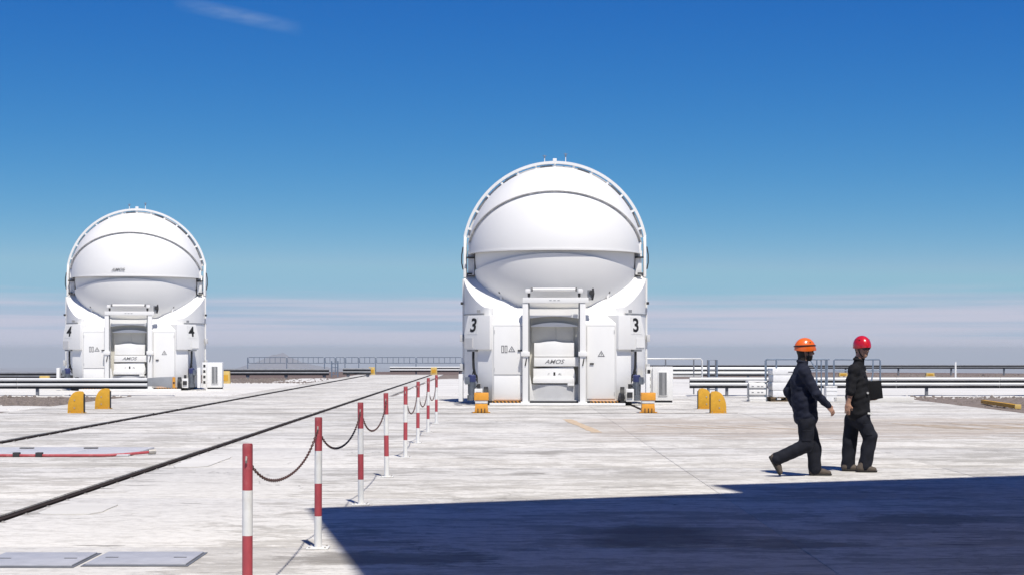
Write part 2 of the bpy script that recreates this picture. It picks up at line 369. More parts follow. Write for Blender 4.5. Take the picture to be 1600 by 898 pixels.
def pad(name, x0, x1, y0, y1, top):
    n = max(2, int((x1 - x0) / .5)); k = max(2, int((y1 - y0) / .5)); vs = []; fs = []
    for j in range(k + 1):
        for i in range(n + 1):
            x = x0 + (x1 - x0) * i / n; y = y0 + (y1 - y0) * j / k
            ex = min(i, n - i, j, k - j)
            if ex == 0: x += .18 * nz(x * 2, y * 2.3); y += .22 * nz(x * 2.7 + 4, y * 2)
            vs.append((x, y, top + .012 * nz(x * 1.3, y * 1.7) - (.05 if ex == 0 else 0)))
    for j in range(k):
        for i in range(n): fs.append((j * (n + 1) + i, j * (n + 1) + i + 1, (j + 1) * (n + 1) + i + 1, (j + 1) * (n + 1) + i))
    return struct(MB().add(vs, fs).build(name, 'pad', smooth=True, ang=180))
pad('pale_ground', -34, -9.95, 57.3, 79, .012)
pad('pale_ground', -40, -13.4, 43.8, 47.4, .005)
pad('pale_ground', -4.15, 42, 57.4, 91, .012)
pad('pale_ground', -12.4, -9.95, 84, 93, .010)
def gravel(name, x0, x1, y0, y1, step=.6):
    n = int((x1 - x0) / step); k = int((y1 - y0) / step); vs = []; fs = []
    for j in range(k + 1):
        for i in range(n + 1):
            x = x0 + (x1 - x0) * i / n; y = y0 + (y1 - y0) * j / k
            edge = min(i, j, n - i, k - j) == 0
            vs.append((x, y, -.045 + (0 if edge else random.uniform(-.012, .018))))
    for j in range(k):
        for i in range(n): fs.append((j * (n + 1) + i, j * (n + 1) + i + 1, (j + 1) * (n + 1) + i + 1, (j + 1) * (n + 1) + i))
    return struct(MB().add(vs, fs).build(name, 'gravel', smooth=True, ang=180))
gravel('gravel_ground', -46, -13.31, -5, 95, .9)
gravel('gravel_ground', 13.51, 48, -5, 112, .9)
gravel('gravel_ground', -13.31, -9.91, 57.02, 95, .9)
gravel('gravel_ground', -4.19, 13.51, 57.02, 108, .9)

# loose stones: countless, one object per kind
def stones(name, areas, m, n, s0, s1):
    mb = MB()
    for q in range(n):
        x0, x1, y0, y1 = random.choice(areas); x = random.uniform(x0, x1); y = random.uniform(y0, y1); s = s0 + (s1 - s0) * random.random() ** 3
        vs = []
        for (a, b, c) in ((1, 0, 0), (0, 1, 0), (-1, 0, 0), (0, -1, 0), (0, 0, .8), (.6, .6, .45), (-.6, .5, .4)):
            k = s * random.uniform(.7, 1.25); vs.append((x + a * k, y + b * k, -.03 + c * k))
        mb.add(vs, [(0, 5, 4), (0, 1, 5), (1, 4, 5), (1, 6, 4), (1, 2, 6), (2, 4, 6), (2, 3, 4), (3, 0, 4)])
    o = mb.build(name, m); o['kind'] = 'stuff'; return o
stones('loose_stones', [(13.6, 24, 36, 57.4), (13.6, 40, 91, 110), (-24, -13.4, 47.6, 57.2), (-16, -10, 79.6, 94)], 'stone', 4500, .02, .11)
stones('pale_rubble', [(13.6, 24, 55, 62), (-24, -13.4, 43.8, 47.4), (-22, -10, 57, 62), (-4.1, -1.5, 57.2, 88), (-16, -10, 77.6, 80)], 'whitestone', 2200, .02, .09)

# ------------------------------------------------------------------ rails
clip_me = None
def clip_mesh():
    global clip_me
    if clip_me is None:
        mb = MB().box(-.022, .022, -.035, .035, -.004, .007).box(-.010, .010, -.010, .010, .007, .018)
        o = mb.build('rail_clip', 'clip'); clip_me = o.data; bpy.data.objects.remove(o)
    return clip_me
def rail_track(label, x, y0, y1, hw=.103, clips=True):
    t = thing('rail_track', label, 'rail', (x, 0, 0), 0, 'rails let into the concrete platform')
    MB().prism([(-.075, -.118), (.075, -.118), (.075, -.10), (.015, -.085), (.015, -.04), (.038, -.03), (.038, -.002), (-.038, -.002), (-.038, -.03), (-.015, -.04), (-.015, -.085), (-.075, -.10)], y0, y1, 'y').build('steel_rail', 'rail', t)
    for sx in (-1, 1): MB().box(*sorted((sx * .017, sx * hw)), y0, y1, -.117, -.016).build('groove_shade_fill', 'groove_shade', t)  # dark fill stands in for the shade inside the rail groove
    if clips:
        y = y0 + .3
        while y < min(y1, 52):
            if y > 9:
                for sx in (hw + .035,):
                    o = link('rail_clip', clip_mesh(), None, t); o.location = (sx, y, -.002); o.rotation_euler[2] = random.uniform(-.1, .1)
            y += .75
    return t
rail_track('left of the two long dark rails running away from camera', -9.05, -12, 106, hw=.157)
rail_track('right of the two long dark rails, nearest the striped posts', -4.95, -12, 106)
for y, lb in ((EW[0], 'dark cross rail nearer the camera, in front of telescope three'), (EW[1], 'dark cross rail farther from camera, closest to telescope three')):
    t = thing('cross_rail', lb, 'rail', (0, y, 0), 0, 'rails let into the concrete platform')
    for x0, x1 in ((-13, -9.2), (-8.9, -5.1), (-4.8, 6.05)):
        MB().box(x0, x1, -.03, .03, -.118, .004).build('steel_rail', 'rail', t)

# ------------------------------------------------------------------ auxiliary telescopes
def sph(Rr, al, be, zc=0): return (Rr * math.cos(be), -Rr * math.sin(be) * math.cos(al), zc + Rr * math.sin(be) * math.sin(al))
def shell(name, m, par, Rr, a0, a1, zc, th=.09, b0=.16, na=28, nb=56, edge=None):
    mb = MB(); vs = []; fs = []
    for layer in (0, 1):
        rr = Rr - th * layer
        for i in range(na + 1):
            for j in range(nb + 1):
                if edge:
                    be = b0 + (math.pi - 2 * b0) * j / nb; ze = edge(Rr * math.cos(be)) / (Rr * math.sin(be))
                    a1 = math.degrees(math.asin(max(-.985, min(.985, ze))))
                vs.append(sph(rr, R(a0 + (a1 - a0) * i / na), b0 + (math.pi - 2 * b0) * j / nb, zc))
    n = nb + 1; off = (na + 1) * n
    for i in range(na):
        for j in range(nb):
            q = (i * n + j, i * n + j + 1, (i + 1) * n + j + 1, (i + 1) * n + j); fs.append(q); fs.append(tuple(off + k for k in q[::-1]))
    for j in range(nb):
        fs.append((j, off + j, off + j + 1, j + 1)); k = na * n; fs.append((k + j, k + j + 1, off + k + j + 1, off + k + j))
    for i in range(na):
        fs.append((i * n, (i + 1) * n, off + (i + 1) * n, off + i * n)); k = nb; fs.append((i * n + k, off + i * n + k, off + (i + 1) * n + k, (i + 1) * n + k))
    return mb.add(vs, fs).build(name, m, par, smooth=True, ang=40)
def arc_strip(name, m, par, R0, R1, a0, a1, zc, b0=.16, nb=64):
    # flange running from hub to hub along the edge of a dome shell
    prof_ = [(R0, a0), (R1, a0), (R1, a1), (R0, a1)]; vs = []; fs = []
    for j in range(nb + 1):
        for (r, a) in prof_: vs.append(sph(r, R(a), b0 + (math.pi - 2 * b0) * j / nb, zc))
    for j in range(nb):
        for k in range(4): fs.append((j * 4 + k, j * 4 + (k + 1) % 4, j * 4 + 4 + (k + 1) % 4, j * 4 + 4 + k))
    fs += [(0, 1, 2, 3), (nb * 4 + 3, nb * 4 + 2, nb * 4 + 1, nb * 4)]
    return MB().add(vs, fs).build(name, m, par, smooth=True, ang=40)
def interp(x, pts):
    for (a, p), (b, q) in zip(pts, pts[1:]):
        if x <= b: return p + (q - p) * (x - a) / (b - a)
    return pts[-1][1]
def frame_front(x, y, z): return Matrix.Translation((x, y, z)) @ Matrix.Rotation(R(90), 4, 'X')

def telescope(digit, label, loc, rz, logo_on_dome):
    t = thing('telescope_enclosure', label, 'telescope', loc, rz, 'telescope enclosures on the platform')
    ZC = 4.62
    shell('dome_cover', 'dome', t, 2.725, 41, 132, ZC)
    fl = t.children[-1]
    arc_strip('edge_flange', 'dome', fl, 2.66, 2.75, 41.0, 42.0, ZC, nb=64)
    sb = shell('dome_flap', 'dome', t, 2.665, -.5, 56, ZC)
    arc_strip('edge_flange', 'dome', sb, 2.58, 2.69, -.5, .7, ZC)
    bw = shell('dome_bowl', 'dome', t, 2.59, -88, 4, ZC, b0=.30, edge=lambda x: -.114 - .068 * x * x)
    shell('dome_recess', 'dome', t, 2.51, -60, 6, ZC)
    shell('dome_rear_cover', 'dome', t, 2.62, 122, 215, ZC, na=20)
    # hoop with struts
    hoop = arc_strip('hoop_rail', 'white', t, 2.83, 2.915, 88.2, 91.8, ZC, b0=R(11), nb=72)
    k = 0
    for j in range(-6, 7):
        be = R(90 + j * 12.2)
        p0 = Vector(sph(2.71, R(90), be, ZC)); p1 = Vector(sph(2.835, R(90), be, ZC)); d = (p1 - p0).normalized(); tt = Vector((d.z, 0, -d.x))
        vs = [q + tt * sx * .034 + Vector((0, sy * .05, 0)) for q in (p0, p1) for sx in (-1, 1) for sy in (-1, 1)]
        MB().add(vs, [(0, 1, 3, 2), (4, 6, 7, 5), (0, 4, 5, 1), (2, 3, 7, 6), (0, 2, 6, 4), (1, 5, 7, 3)]).build('hoop_strut', 'white', hoop)
        if j % 2 == 0 and j < 6:
            be2 = R(90 + (j + .45) * 12.2); c = Vector(sph(2.775, R(92), be2, ZC)); d = Vector((math.cos(be2), 0, math.sin(be2))); tt = Vector((d.z, 0, -d.x))
            vs = [c + d * a * .028 + tt * b * .19 + Vector((0, e * .05, 0)) for a in (-1, 1) for b in (-1, 1) for e in (-1, 1)]
            MB().add(vs, [(0, 1, 3, 2), (4, 6, 7, 5), (0, 4, 5, 1), (2, 3, 7, 6), (0, 2, 6, 4), (1, 5, 7, 3)]).build('hoop_latch', 'grey', hoop)
    arc_strip('hoop_channel', 'ltgrey', t, 2.71, 2.81, 94, 95.5, ZC, b0=R(11), nb=60)
    box('hoop_box', 'white', t, -.06, .06, -.06, .06, ZC + 2.912, ZC + 3.0, bev=.008)
    # weather sensors
    for x, hgt, nm in ((-.32, .24, 'wind_sensor'), (.34, .30, 'wind_sensor')):
        mb = MB().tube([(x, .05, ZC + 2.86), (x, .05, ZC + 2.88 + hgt * .55)], .014, 8); s = mb.build(nm, 'white', t)
        MB().tube([(x, .05, ZC + 2.88 + hgt * .55), (x, .05, ZC + 2.88 + hgt * .7), (x, .05, ZC + 2.88 + hgt * .8), (x, .05, ZC + 2.88 + hgt)], [.012, .03, .03, .008], 10).build('sensor_head', 'bluesteel', s, smooth=True)
        tube('sensor_arm', 'bluesteel', s, [(x - .07, .05, ZC + 2.88 + hgt * .9), (x + .07, .05, ZC + 2.88 + hgt * .9)], .008, 6)
    # drum with saddle shaped collar
    zo = [(0, 2.88), (40, 2.88), (49, 2.94), (57, 3.14), (68, 3.44), (78, 3.70), (90, 3.975), (110, 4.15), (180, 4.15)]
    zi = [(0, 2.88), (31, 2.9), (40, 3.15), (50, 3.27), (65, 3.56), (78, 3.80), (90, 3.975), (110, 4.15), (180, 4.15)]
    ri = [(0, 1.85), (31, 1.95), (40, 2.04), (50, 2.14), (65, 2.31), (78, 2.43), (90, 2.49), (180, 2.54)]
    ph = [-180 + 3 * i for i in range(121)]
    drum = MB(); vs = []; fs = []
    def rout(p): return 2.84 if abs(p) >= 46 else 1.93 / math.cos(R(p)) if abs(p) < 40 else 1.93 / math.cos(R(40)) + (2.84 - 1.93 / math.cos(R(40))) * (abs(p) - 40) / 6
    for p in ph:
        c, s = math.cos(R(p)), math.sin(R(p)); ro = rout(p); zo_ = interp(abs(p), zo)
        vs += [(ro * s, -ro * c, .62), (ro * s, -ro * c, zo_)]
    for i in range(120): fs.append((2 * i, 2 * i + 2, 2 * i + 3, 2 * i + 1))
    dr = drum.add(vs, fs).build('drum', 'white', t, smooth=True, ang=30)
    vs = []; fs = []
    for p in ph:
        c, s = math.cos(R(p)), math.sin(R(p)); ro = rout(p); r_in = interp(abs(p), ri)
        vs += [(ro * s, -ro * c, interp(abs(p), zo) + .0), (r_in * s, -r_in * c, interp(abs(p), zi)), (r_in * .985 * s, -r_in * .985 * c, interp(abs(p), zi) - .3)]
    for i in range(120):
        for k in range(2): fs.append((3 * i + k, 3 * i + 3 + k, 3 * i + 4 + k, 3 * i + 1 + k))
    MB().add(vs, fs).build('collar', 'white', t, smooth=True, ang=30)
    # seam ring round the drum
    vs = []; fs = []; pp = [p for p in ph if abs(p) >= 48]
    for sgn in (-1, 1):
        b = len(vs); q = [p for p in ph if sgn * p >= 48]
        for p in q:
            c, s = math.cos(R(p)), math.sin(R(p))
            vs += [(2.835 * s, -2.835 * c, 2.72), (2.86 * s, -2.86 * c, 2.72), (2.86 * s, -2.86 * c, 2.75), (2.835 * s, -2.835 * c, 2.75)]
        for i in range(len(q) - 1):
            for k in range(4): fs.append((b + 4 * i + k, b + 4 * i + (k + 1) % 4, b + 4 * i + 4 + (k + 1) % 4, b + 4 * i + 4 + k))
    MB().add(vs, fs).build('seam_ring', 'grey', dr)
    # lower drum skirt
    MB().tube([(0, .1, .1), (0, .1, .62)], 2.5, 48).build('skirt', 'ltgrey', t, smooth=True)
    # hub brackets and yoke arms either side
    for s in (-1, 1):
        hb = MB().prism([(-.32, 3.97), (.28, 3.97), (.28, 4.55), (.1, 4.74), (-.18, 4.74), (-.32, 4.5)], *sorted((s * 2.50, s * 2.70)), 'x').build('hub_bracket', 'hubgrey' if s < 0 else 'white', t, bev=.015)
        tube('hub_pin', 'grey', hb, [(s * 2.4, -.05, 4.62), (s * 2.72, -.05, 4.62)], .12, 20)
        box('bracket_bar', 'dark', hb, *sorted((s * 2.5, s * 2.76)), -.40, -.34, 4.48, 4.53)
        box('bracket_bar', 'dark', hb, *sorted((s * 2.57, s * 2.74)), -.42, -.35, 3.98, 4.03)
        MB().prism([(-.25, 3.9), (.25, 3.9), (.2, 4.8), (.1, 5.16), (-.1, 5.16), (-.2, 4.8)], *sorted((s * 2.76, s * 2.85)), 'x').build('yoke_arm', 'white', t, bev=.02)
        box('yoke_plate', 'white', t, *sorted((s * 2.58, s * 2.68)), -.45, -.30, 4.60, 4.97, bev=.01)
        tube('yoke_cable', 'dark', t, [(s * 2.87, -.1, 4.85), (s * 2.91, -.12, 4.6), (s * 2.91, -.12, 4.35), (s * 2.87, -.1, 4.15)], .02, 6)
        # small clamps on the collar
        o = box('collar_clamp', 'dark', t, s * 1.62 - .07, s * 1.62 + .07, -1.56, -1.46, 3.36, 3.42)
        box('clamp_stem', 'white', o, s * 1.62 - .035, s * 1.62 + .035, -1.55, -1.47, 3.16, 3.359)
        box('seam_lamp', 'grey', t, s * 2.28 - .05, s * 2.28 + .05, -2.02, -1.9, 2.76, 2.85)
    # front block either side of the niche
    pf = [(-2.5, .13), (-2.5, 2.42), (-1.93, 2.9), (-1.0, 2.9), (-1.0, .13)]
    for s in (-1, 1):
        fb = MB().prism(pf, *sorted((s * .78, s * 1.84)), 'x').build('front_block', 'white', t, bev=.012)
        fac = [(1.843, -2.5), (2.3, -2.09), (2.3, -1.2), (1.843, -1.2)]
        MB().prism([(s * x, y) for x, y in fac], .13, 1.9).build('side_facet', 'white', fb, bev=.01)
        # number box on the 42 degree facet
        ux = Vector((s * .742, .67, 0)); un = Vector((s * .67, -.742, 0)); o0 = Vector((s * 1.845, -2.5, 0))
        def fp(a, n, z): return o0 + ux * a + un * n + Vector((0, 0, z))
        out = [(0, 1.66), (1.09, 1.66), (1.09, 2.15), (.93, 2.68), (0, 2.68)]
        vs = [fp(a, .0 if 1 else 0, z) - un * .45 for a, z in out] + [fp(a, .10, z) for a, z in out]; n = 5
        nbx = MB().add(vs, [tuple(range(n))[::-1], tuple(range(n, 2 * n))] + [(i, (i + 1) % n, n + (i + 1) % n, n + i) for i in range(n)]).build('number_box', 'white', t, bev=.012)
        mxn = Matrix((( s * ux.x, 0, un.x, 0), (s * ux.y, 0, un.y, 0), (0, 1, 0, 0), (0, 0, 0, 1)))
        c = fp(.70, .102, 2.36)
        pl = [(.52, 2.12), (.98, 2.12), (.86, 2.63), (.52 - .04, 2.63)]
        vs = [fp(a, .101, z) for a, z in pl] + [fp(a, .106, z) for a, z in pl]
        sg = MB().add(vs, [(3, 2, 1, 0), (4, 5, 6, 7), (0, 1, 5, 4), (1, 2, 6, 5), (2, 3, 7, 6), (3, 0, 4, 7)]).build('number_sign', 'postwhite', nbx)
        text('number', digit, .56, 'blackprint', nbx, Matrix.Translation(fp(.72, .108, 2.37)) @ mxn, shear=-.18 * 0 + (.22 if s < 0 else -.05), bold=.014)
        vs = [fp(a, n, z) for n in (.101, .125) for a, z in ((.72, 1.72), (1.06, 1.72), (1.06, 2.0), (.72, 2.0))]
        MB().add(vs, [(3, 2, 1, 0), (4, 5, 6, 7), (0, 1, 5, 4), (1, 2, 6, 5), (2, 3, 7, 6), (3, 0, 4, 7)]).build('junction_box', 'ltgrey' if s < 0 else 'white', nbx)
        vs = [fp(a, n, z) for n in (-.1, .09) for a, z in ((.66, 1.60), (.98, 1.60), (.98, 1.659), (.66, 1.659))]
        MB().add(vs, [(3, 2, 1, 0), (4, 5, 6, 7), (0, 1, 5, 4), (1, 2, 6, 5), (2, 3, 7, 6), (3, 0, 4, 7)]).build('cable_gland', 'grey', nbx)
        c0 = fp(.8, .0, 1.61)
        tube('cable', 'black', t, [c0, c0 + Vector((0, -.01, -.25)), c0 + Vector((s * -.01, -.02, -.5)), c0 + Vector((s * -.05, -.03, -.68)), c0 + Vector((s * -.14, -.03, -.82)), c0 + Vector((s * -.17, -.02, -.98))], .038, 10)
        tube('cable', 'black', t, [c0 + Vector((0, .02, -.6)), c0 + Vector((s * .03, -.02, -.75)), c0 + Vector((s * -.1, -.05, -.86)), c0 + Vector((s * -.16, -.05, -1.0)), c0 + Vector((s * -.05, -.05, -1.1))], .02, 8)
        # drive motor, guard plate, wheel and jack
        mx_ = s * 2.46; my = -2.30
        mo = MB().tube([(mx_, my, .14), (mx_, my, .3), (mx_, my, .305), (mx_, my, .70)], [.14, .14, .105, .105], 18).build('drive_motor', 'motor', t, smooth=True)
        MB().tube([(mx_, my, .70), (mx_, my, .88), (mx_, my, .91)], [.118, .118, .09], 18).build('motor_cap', 'blue', mo, smooth=True)
        for q in range(10):
            aa = q * math.pi / 5
            MB().box(.10, .122, -.008, .008, .34, .66, Matrix.Translation((mx_, my, 0)) @ Matrix.Rotation(aa, 4, 'Z')).build('cooling_fin', 'motor', mo)
        box('motor_bracket', 'motor', mo, mx_ - .2 if s < 0 else mx_ + .06, mx_ - .06 if s < 0 else mx_ + .2, my - .1, my + .12, .62, .84, bev=.01)
        box('guard_plate', 'white', t, *sorted((s * 2.72, s * 2.84)), -2.62, -2.2, .12, .93, bev=.01)
        wh = tube('wheel', 'black', t, [(s * 2.02 - .06, -2.66, .29), (s * 2.02 + .06, -2.66, .29)], .27, 28)
        tube('wheel_hub', 'grey', wh, [(s * 2.02 - .08, -2.66, .29), (s * 2.02 + .08, -2.66, .29)], .1, 16)
        jk = box('jack_housing', 'white', t, *sorted((s * 2.12, s * 2.36)), -2.72, -2.45, .12, .50, bev=.02)
        tube('jack_screw', 'dark', jk, [(s * 2.24, -2.62, .5), (s * 2.24, -2.62, .64)], .05, 12)
        box('jack_clamp', 'dark', jk, *sorted((s * 2.16, s * 2.32)), -2.76, -2.715, .24, .40)
        # hazard stripe strip along the foot
        x0, x1 = (-1.84, -.95) if s < 0 else (1.08, 1.9)
        hz = box('hazard_strip', 'orange', t, x0, x1, -2.62, -2.5, .06, .128)
        nS = 8
        for q in range(nS):
            a = x0 + (x1 - x0) * q / nS; wd = (x1 - x0) / nS * .52
            vs = [(a + dx, yy, zz_) for yy in (-2.624, -2.6) for dx, zz_ in ((.05, .058), (.05 + wd, .058), (wd, .13), (0, .13))]
            MB().add(vs, [(3, 2, 1, 0), (4, 5, 6, 7), (0, 1, 5, 4), (1, 2, 6, 5), (2, 3, 7, 6), (3, 0, 4, 7)]).build('black_stripe', 'blackprint', hz)
    # doors on the front
    def door(x0, x1, z0, z1, hx, hz_):
        fr = box('door_frame', 'ltgrey', t, x0 - .02, x1 + .02, -2.508, -2.49, z0 - .02, z1 + .02)
        d = box('door', 'white', t, x0, x1, -2.525, -2.495, z0, z1, bev=.006)
        if hx is not None: box('handle', 'dark', d, hx - .06, hx + .06, -2.56, -2.524, hz_ - .022, hz_ + .022, bev=.006)
        for q in (z0 + .15, z1 - .15): tube('hinge', 'ltgrey', d, [((x0 + .015) if hx and hx > (x0 + x1) / 2 else (x1 - .015), -2.53, q - .05), ((x0 + .015) if hx and hx > (x0 + x1) / 2 else (x1 - .015), -2.53, q + .05)], .012, 8)
        return d
    dl = door(-1.79, -.96, .92, 2.34, -1.02, 1.63); door(-1.79, -.96, .17, .88, None, 0); drr = door(.98, 1.80, .2, 2.34, 1.12, 1.24)
    def warn(par, x, z, s_):
        tr = [(0, .1 * s_), (-.105 * s_, -.08 * s_), (.105 * s_, -.08 * s_)]; ti = [(0, .06 * s_), (-.066 * s_, -.058 * s_), (.066 * s_, -.058 * s_)]
        vs = [(x + a, yy, z + b) for yy in (-2.531, -2.524) for a, b in tr + ti]
        fs = []
        for i in range(3):
            j = (i + 1) % 3; fs += [(i, j, 3 + j, 3 + i), (6 + i, 9 + i, 9 + j, 6 + j), (i, 6 + i, 6 + j, j), (3 + i, 3 + j, 9 + j, 9 + i)]
        o = MB().add(vs, fs).build('warning_triangle', 'print', par); box('warning_bolt', 'print', o, x - .012, x + .012, -2.53, -2.524, z - .04, z + .02)
    warn(dl, -1.26, 1.67, 1); warn(drr, 1.40, 1.53, 1)
    for q in (-1.53, -1.43):
        vs = [(q + a, yy, 1.67 + b) for yy in (-2.531, -2.524) for a, b in ((-.04, -.11), (.04, -.11), (.04, .11), (-.04, .11), (-.018, -.085), (.018, -.085), (.018, .085), (-.018, .085))]
        fs = []
        for i in range(4):
            j = (i + 1) % 4; fs += [(i, j, 4 + j, 4 + i), (8 + i, 12 + i, 12 + j, 8 + j), (i, 8 + i, 8 + j, j), (4 + i, 4 + j, 12 + j, 12 + i)]
        MB().add(vs, fs).build('door_sign', 'print', dl)
    # niche in the middle
    box('niche_wall', 'tan', t, -.78, .78, -1.95, -1.80, .13, 2.86)
    box('niche_floor', 'ltgrey', t, -.779, .779, -2.49, -1.951, .13, .16)
    def arch(name, m, zb0, zb1, rise0, rise1, y0, y1, xh=.775):
        n = 16; po = [(-xh + 2 * xh * i / n, zb1 + rise1 * (1 - (2 * i / n - 1) ** 2)) for i in range(n + 1)]; pi_ = [(-xh + 2 * xh * i / n, zb0 + rise0 * (1 - (2 * i / n - 1) ** 2)) for i in range(n + 1)]
        vs = []; fs = []
        for yy in (y0, y1): vs += [(x, yy, z) for x, z in po] + [(x, yy, z) for x, z in pi_]
        k = n + 1
        for i in range(n):
            fs += [(i, i + 1, k + i + 1, k + i), (2 * k + i, 3 * k + i, 3 * k + i + 1, 2 * k + i + 1), (i, 2 * k + i, 2 * k + i + 1, i + 1), (k + i, k + i + 1, 3 * k + i + 1, 3 * k + i)]
        fs += [(0, k, 3 * k, 2 * k), (n, 2 * k + n, 3 * k + n, k + n)]
        return MB().add(vs, fs).build(name, m, t, smooth=True, ang=40)
    arch('niche_header', 'white', 2.58, 2.87, .07, 0, -2.20, -1.96)
    arch('niche_lintel', 'white', 2.34, 2.37, 0, .10, -2.16, -2.0, .70)
    for x0, x1 in ((-.68, .05), (.055, .58)): box('niche_panel', 'tan', t, x0, x1, -2.02, -1.952, 1.86, 2.338, bev=.006)
    MB().prism([(-.60, 1.45), (.60, 1.45), (.60, 1.86), (.25, 1.87), (.02, 1.91), (-.2, 1.90), (-.45, 1.86), (-.60, 1.86)], -2.30, -1.953, 'y').build('equipment_box', 'white', t, bev=.012)
    am = box('logo_box', 'white', t, -.60, .74, -2.40, -1.955, 1.16, 1.43, bev=.012)
    text('logo', 'AMOS', .175, 'print', am, frame_front(.0, -2.404, 1.295), shear=.35, bold=.0015, xs=1.15)
    lo = MB().prism([(-.62, .68), (.63, .68), (.63, .9), (.58, 1.14), (-.62, 1.10)], -2.36, -1.956, 'y').build('lower_cover', 'white', t, bev=.012)
    box('printed_mark', 'blackprint', lo, -.02, .035, -2.364, -2.355, .885, .985)
    text('printed_text', 'AL', .09, 'print', lo, frame_front(.17, -2.363, .93), shear=.2)
    text('printed_text', '//', .09, 'print', lo, frame_front(-.17, -2.363, .93), shear=.2)
    bx = box('bumper_box', 'white', t, -.63, .60, -2.44, -2.361, .66, .82, bev=.012)
    box('bumper_foot', 'white', t, .40, .60, -2.44, -2.36, .58, .658, bev=.01)
    for q in (-.57, .57):
        for zq in (.60, .42): tube('panel_bolt', 'dark', t, [(q, -1.97, zq), (q, -1.945, zq)], .022, 10)
    MB().prism([(-.02, 0), (.3, 0), (.3, .22), (.16, .2), (.05, .1)], -2.30, -2.1, 'y', Matrix.Translation((.36, 0, .161))).build('step_wedge', 'white', t, bev=.015)
    MB().prism([(-.78, .16), (-.6, .16), (-.72, .9), (-.78, .9)], -2.45, -2.2, 'y').build('niche_gusset', 'white', t, bev=.01)
    # lifting portal in front of the niche
    for s in (-1, 1):
        x = s * .85
        pp = box('portal_post', 'white', t, x - .085, x + .085, -2.74, -2.56, .07, 3.03, bev=.012)
        tube('guide_rod', 'grey', pp, [(s * .745, -2.65, .12), (s * .745, -2.65, 3.3)], .024, 8)
        box('post_foot', 'white', pp, x - .13, x + .13, -2.80, -2.52, .03, .12, bev=.01)
        box('post_clamp', 'white', pp, x - .13, x + .13, -2.78, -2.52, 1.46, 1.60, bev=.015)
        MB().prism([(0, 0), (.035, 0), (.075, .22), (.04, .22)], -2.765, -2.742, 'y', Matrix.Translation((x - .02, 0, 1.18))).build('post_lever', 'dark', pp)
        box('beam_clamp', 'grey', pp, x - .07, x + .07, -2.70, -2.58, 2.90, 3.029)
        tube('guide_cap', 'dark', pp, [(s * .745, -2.65, 3.22), (s * .745, -2.65, 3.32)], .04, 10)
    be_ = box('portal_beam', 'white', t, -.93, 1.02, -2.76, -2.55, 3.035, 3.19, bev=.012)
    for q in (-.14, -.02, .1): box('beam_mark', 'print', be_, q, q + .07, -2.764, -2.755, 3.10, 3.118)
    rb = tube('roller_bar', 'white', t, [(-.66, -2.65, 3.43), (.66, -2.65, 3.43)], .045, 16)
    for s in (-1, 1):
        MB().tube([(s * .60, -2.65, 3.43), (s * .67, -2.65, 3.43)], [.03, .062], 14).build('bar_end', 'dark', rb, smooth=True)
        box('bar_carrier', 'white', t, s * .78 - .075, s * .78 + .075, -2.72, -2.58, 3.325, 3.45, bev=.03)
    mt = tube('winch_motor', 'grey', t, [(1.06, -2.65, 3.12), (1.06, -2.65, 3.42)], .075, 16)
    tube('winch_chain', 'dark', mt, [(1.15, -2.68, 3.46), (1.17, -2.7, 3.3), (1.13, -2.7, 3.12)], .03, 8)
    tube('winch_gear', 'dark', mt, [(1.10, -2.75, 3.33), (1.10, -2.55, 3.33)], .07, 14)
    # base frame
    box('base_beam', 'white', t, -1.9, 2.1, -3.0, -2.82, .012, .085, bev=.01)
    box('base_tray', 'dark', t, -2.3, 2.3, -2.49, 2.3, .03, .128)
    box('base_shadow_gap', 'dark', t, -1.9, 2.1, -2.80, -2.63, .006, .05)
    # antenna stubs on the drum side
    for s in (-1, 1):
        tube('drum_conduit', 'white', t, [(s * 2.85, -.3, .7), (s * 2.85, -.3, 3.85)], .03, 8)
        box('drum_lamp', 'dark', t, *sorted((s * 2.84, s * 2.92)), -.5, -.42, 3.05, 3.13)
        for zq in (1.0, 1.9): box('conduit_box', 'ltgrey', t, *sorted((s * 2.85, s * 2.95)), -.45, -.25, zq, zq + .22, bev=.01)
    if logo_on_dome:
        a_ = R(5.0); Rr = 2.668
        c = Vector((-.42, -math.sqrt(Rr ** 2 - .42 ** 2) * math.cos(a_), ZC + Rr * math.sin(a_)))
        mxl = Matrix.Translation(c + Vector((0, -.02, 0))) @ Matrix.Rotation(R(-8.5), 4, 'Z') @ Matrix.Rotation(R(86), 4, 'X')
        text('logo', 'AMOS', .165, 'print', sb, mxl, shear=.35, bold=.002, xs=1.15)
    return t
T3 = (1.52, 50.1, 0); T4 = (-15.45, 66.95, 0)
telescope('3', 'large white domed telescope number 3 right of the striped posts', T3, R(-2.2), False)
telescope('4', 'white domed telescope number 4, smaller and farther, at left behind guardrail', T4, R(5.8), True)
# short rails under telescope three, ending in orange stops
for x, lb in ((-.65, 'short floor rail under the left side of telescope three'), (3.72, 'short floor rail under the right side of telescope three')):
    o = MB().box(x - .035, x + .035, 41.98, 58, .006, .028).build('floor_rail', 'rail'); tag(o, lb, 'rail', 'short floor rails')
def rail_stop(label, x, y):
    t = thing('rail_stop', label, 'rail stop', (x, y, 0), 0, 'orange rail stops')
    MB().prism([(-.18, .0), (.18, .0), (.16, .25), (-.16, .25)], -.14, .14, 'y').build('lower_block', 'orange', t, bev=.012)
    box('white_band', 'postwhite', t, -.165, .165, -.15, .15, .252, .33, bev=.008)
    box('upper_block', 'orange', t, -.19, .19, -.17, .17, .332, .53, bev=.015)
    for q in (-.09, .0, .09): box('slot', 'dark', t, q - .012, q + .012, -.146, -.13, .012, .12)
    for s in (-1, 1): box('foot', 'orange', t, *sorted((s * .172, s * .23)), -.16, -.05, .004, .03)
    return t
rail_stop('orange rail stop with white band below the left number three', -.65, 42.0)
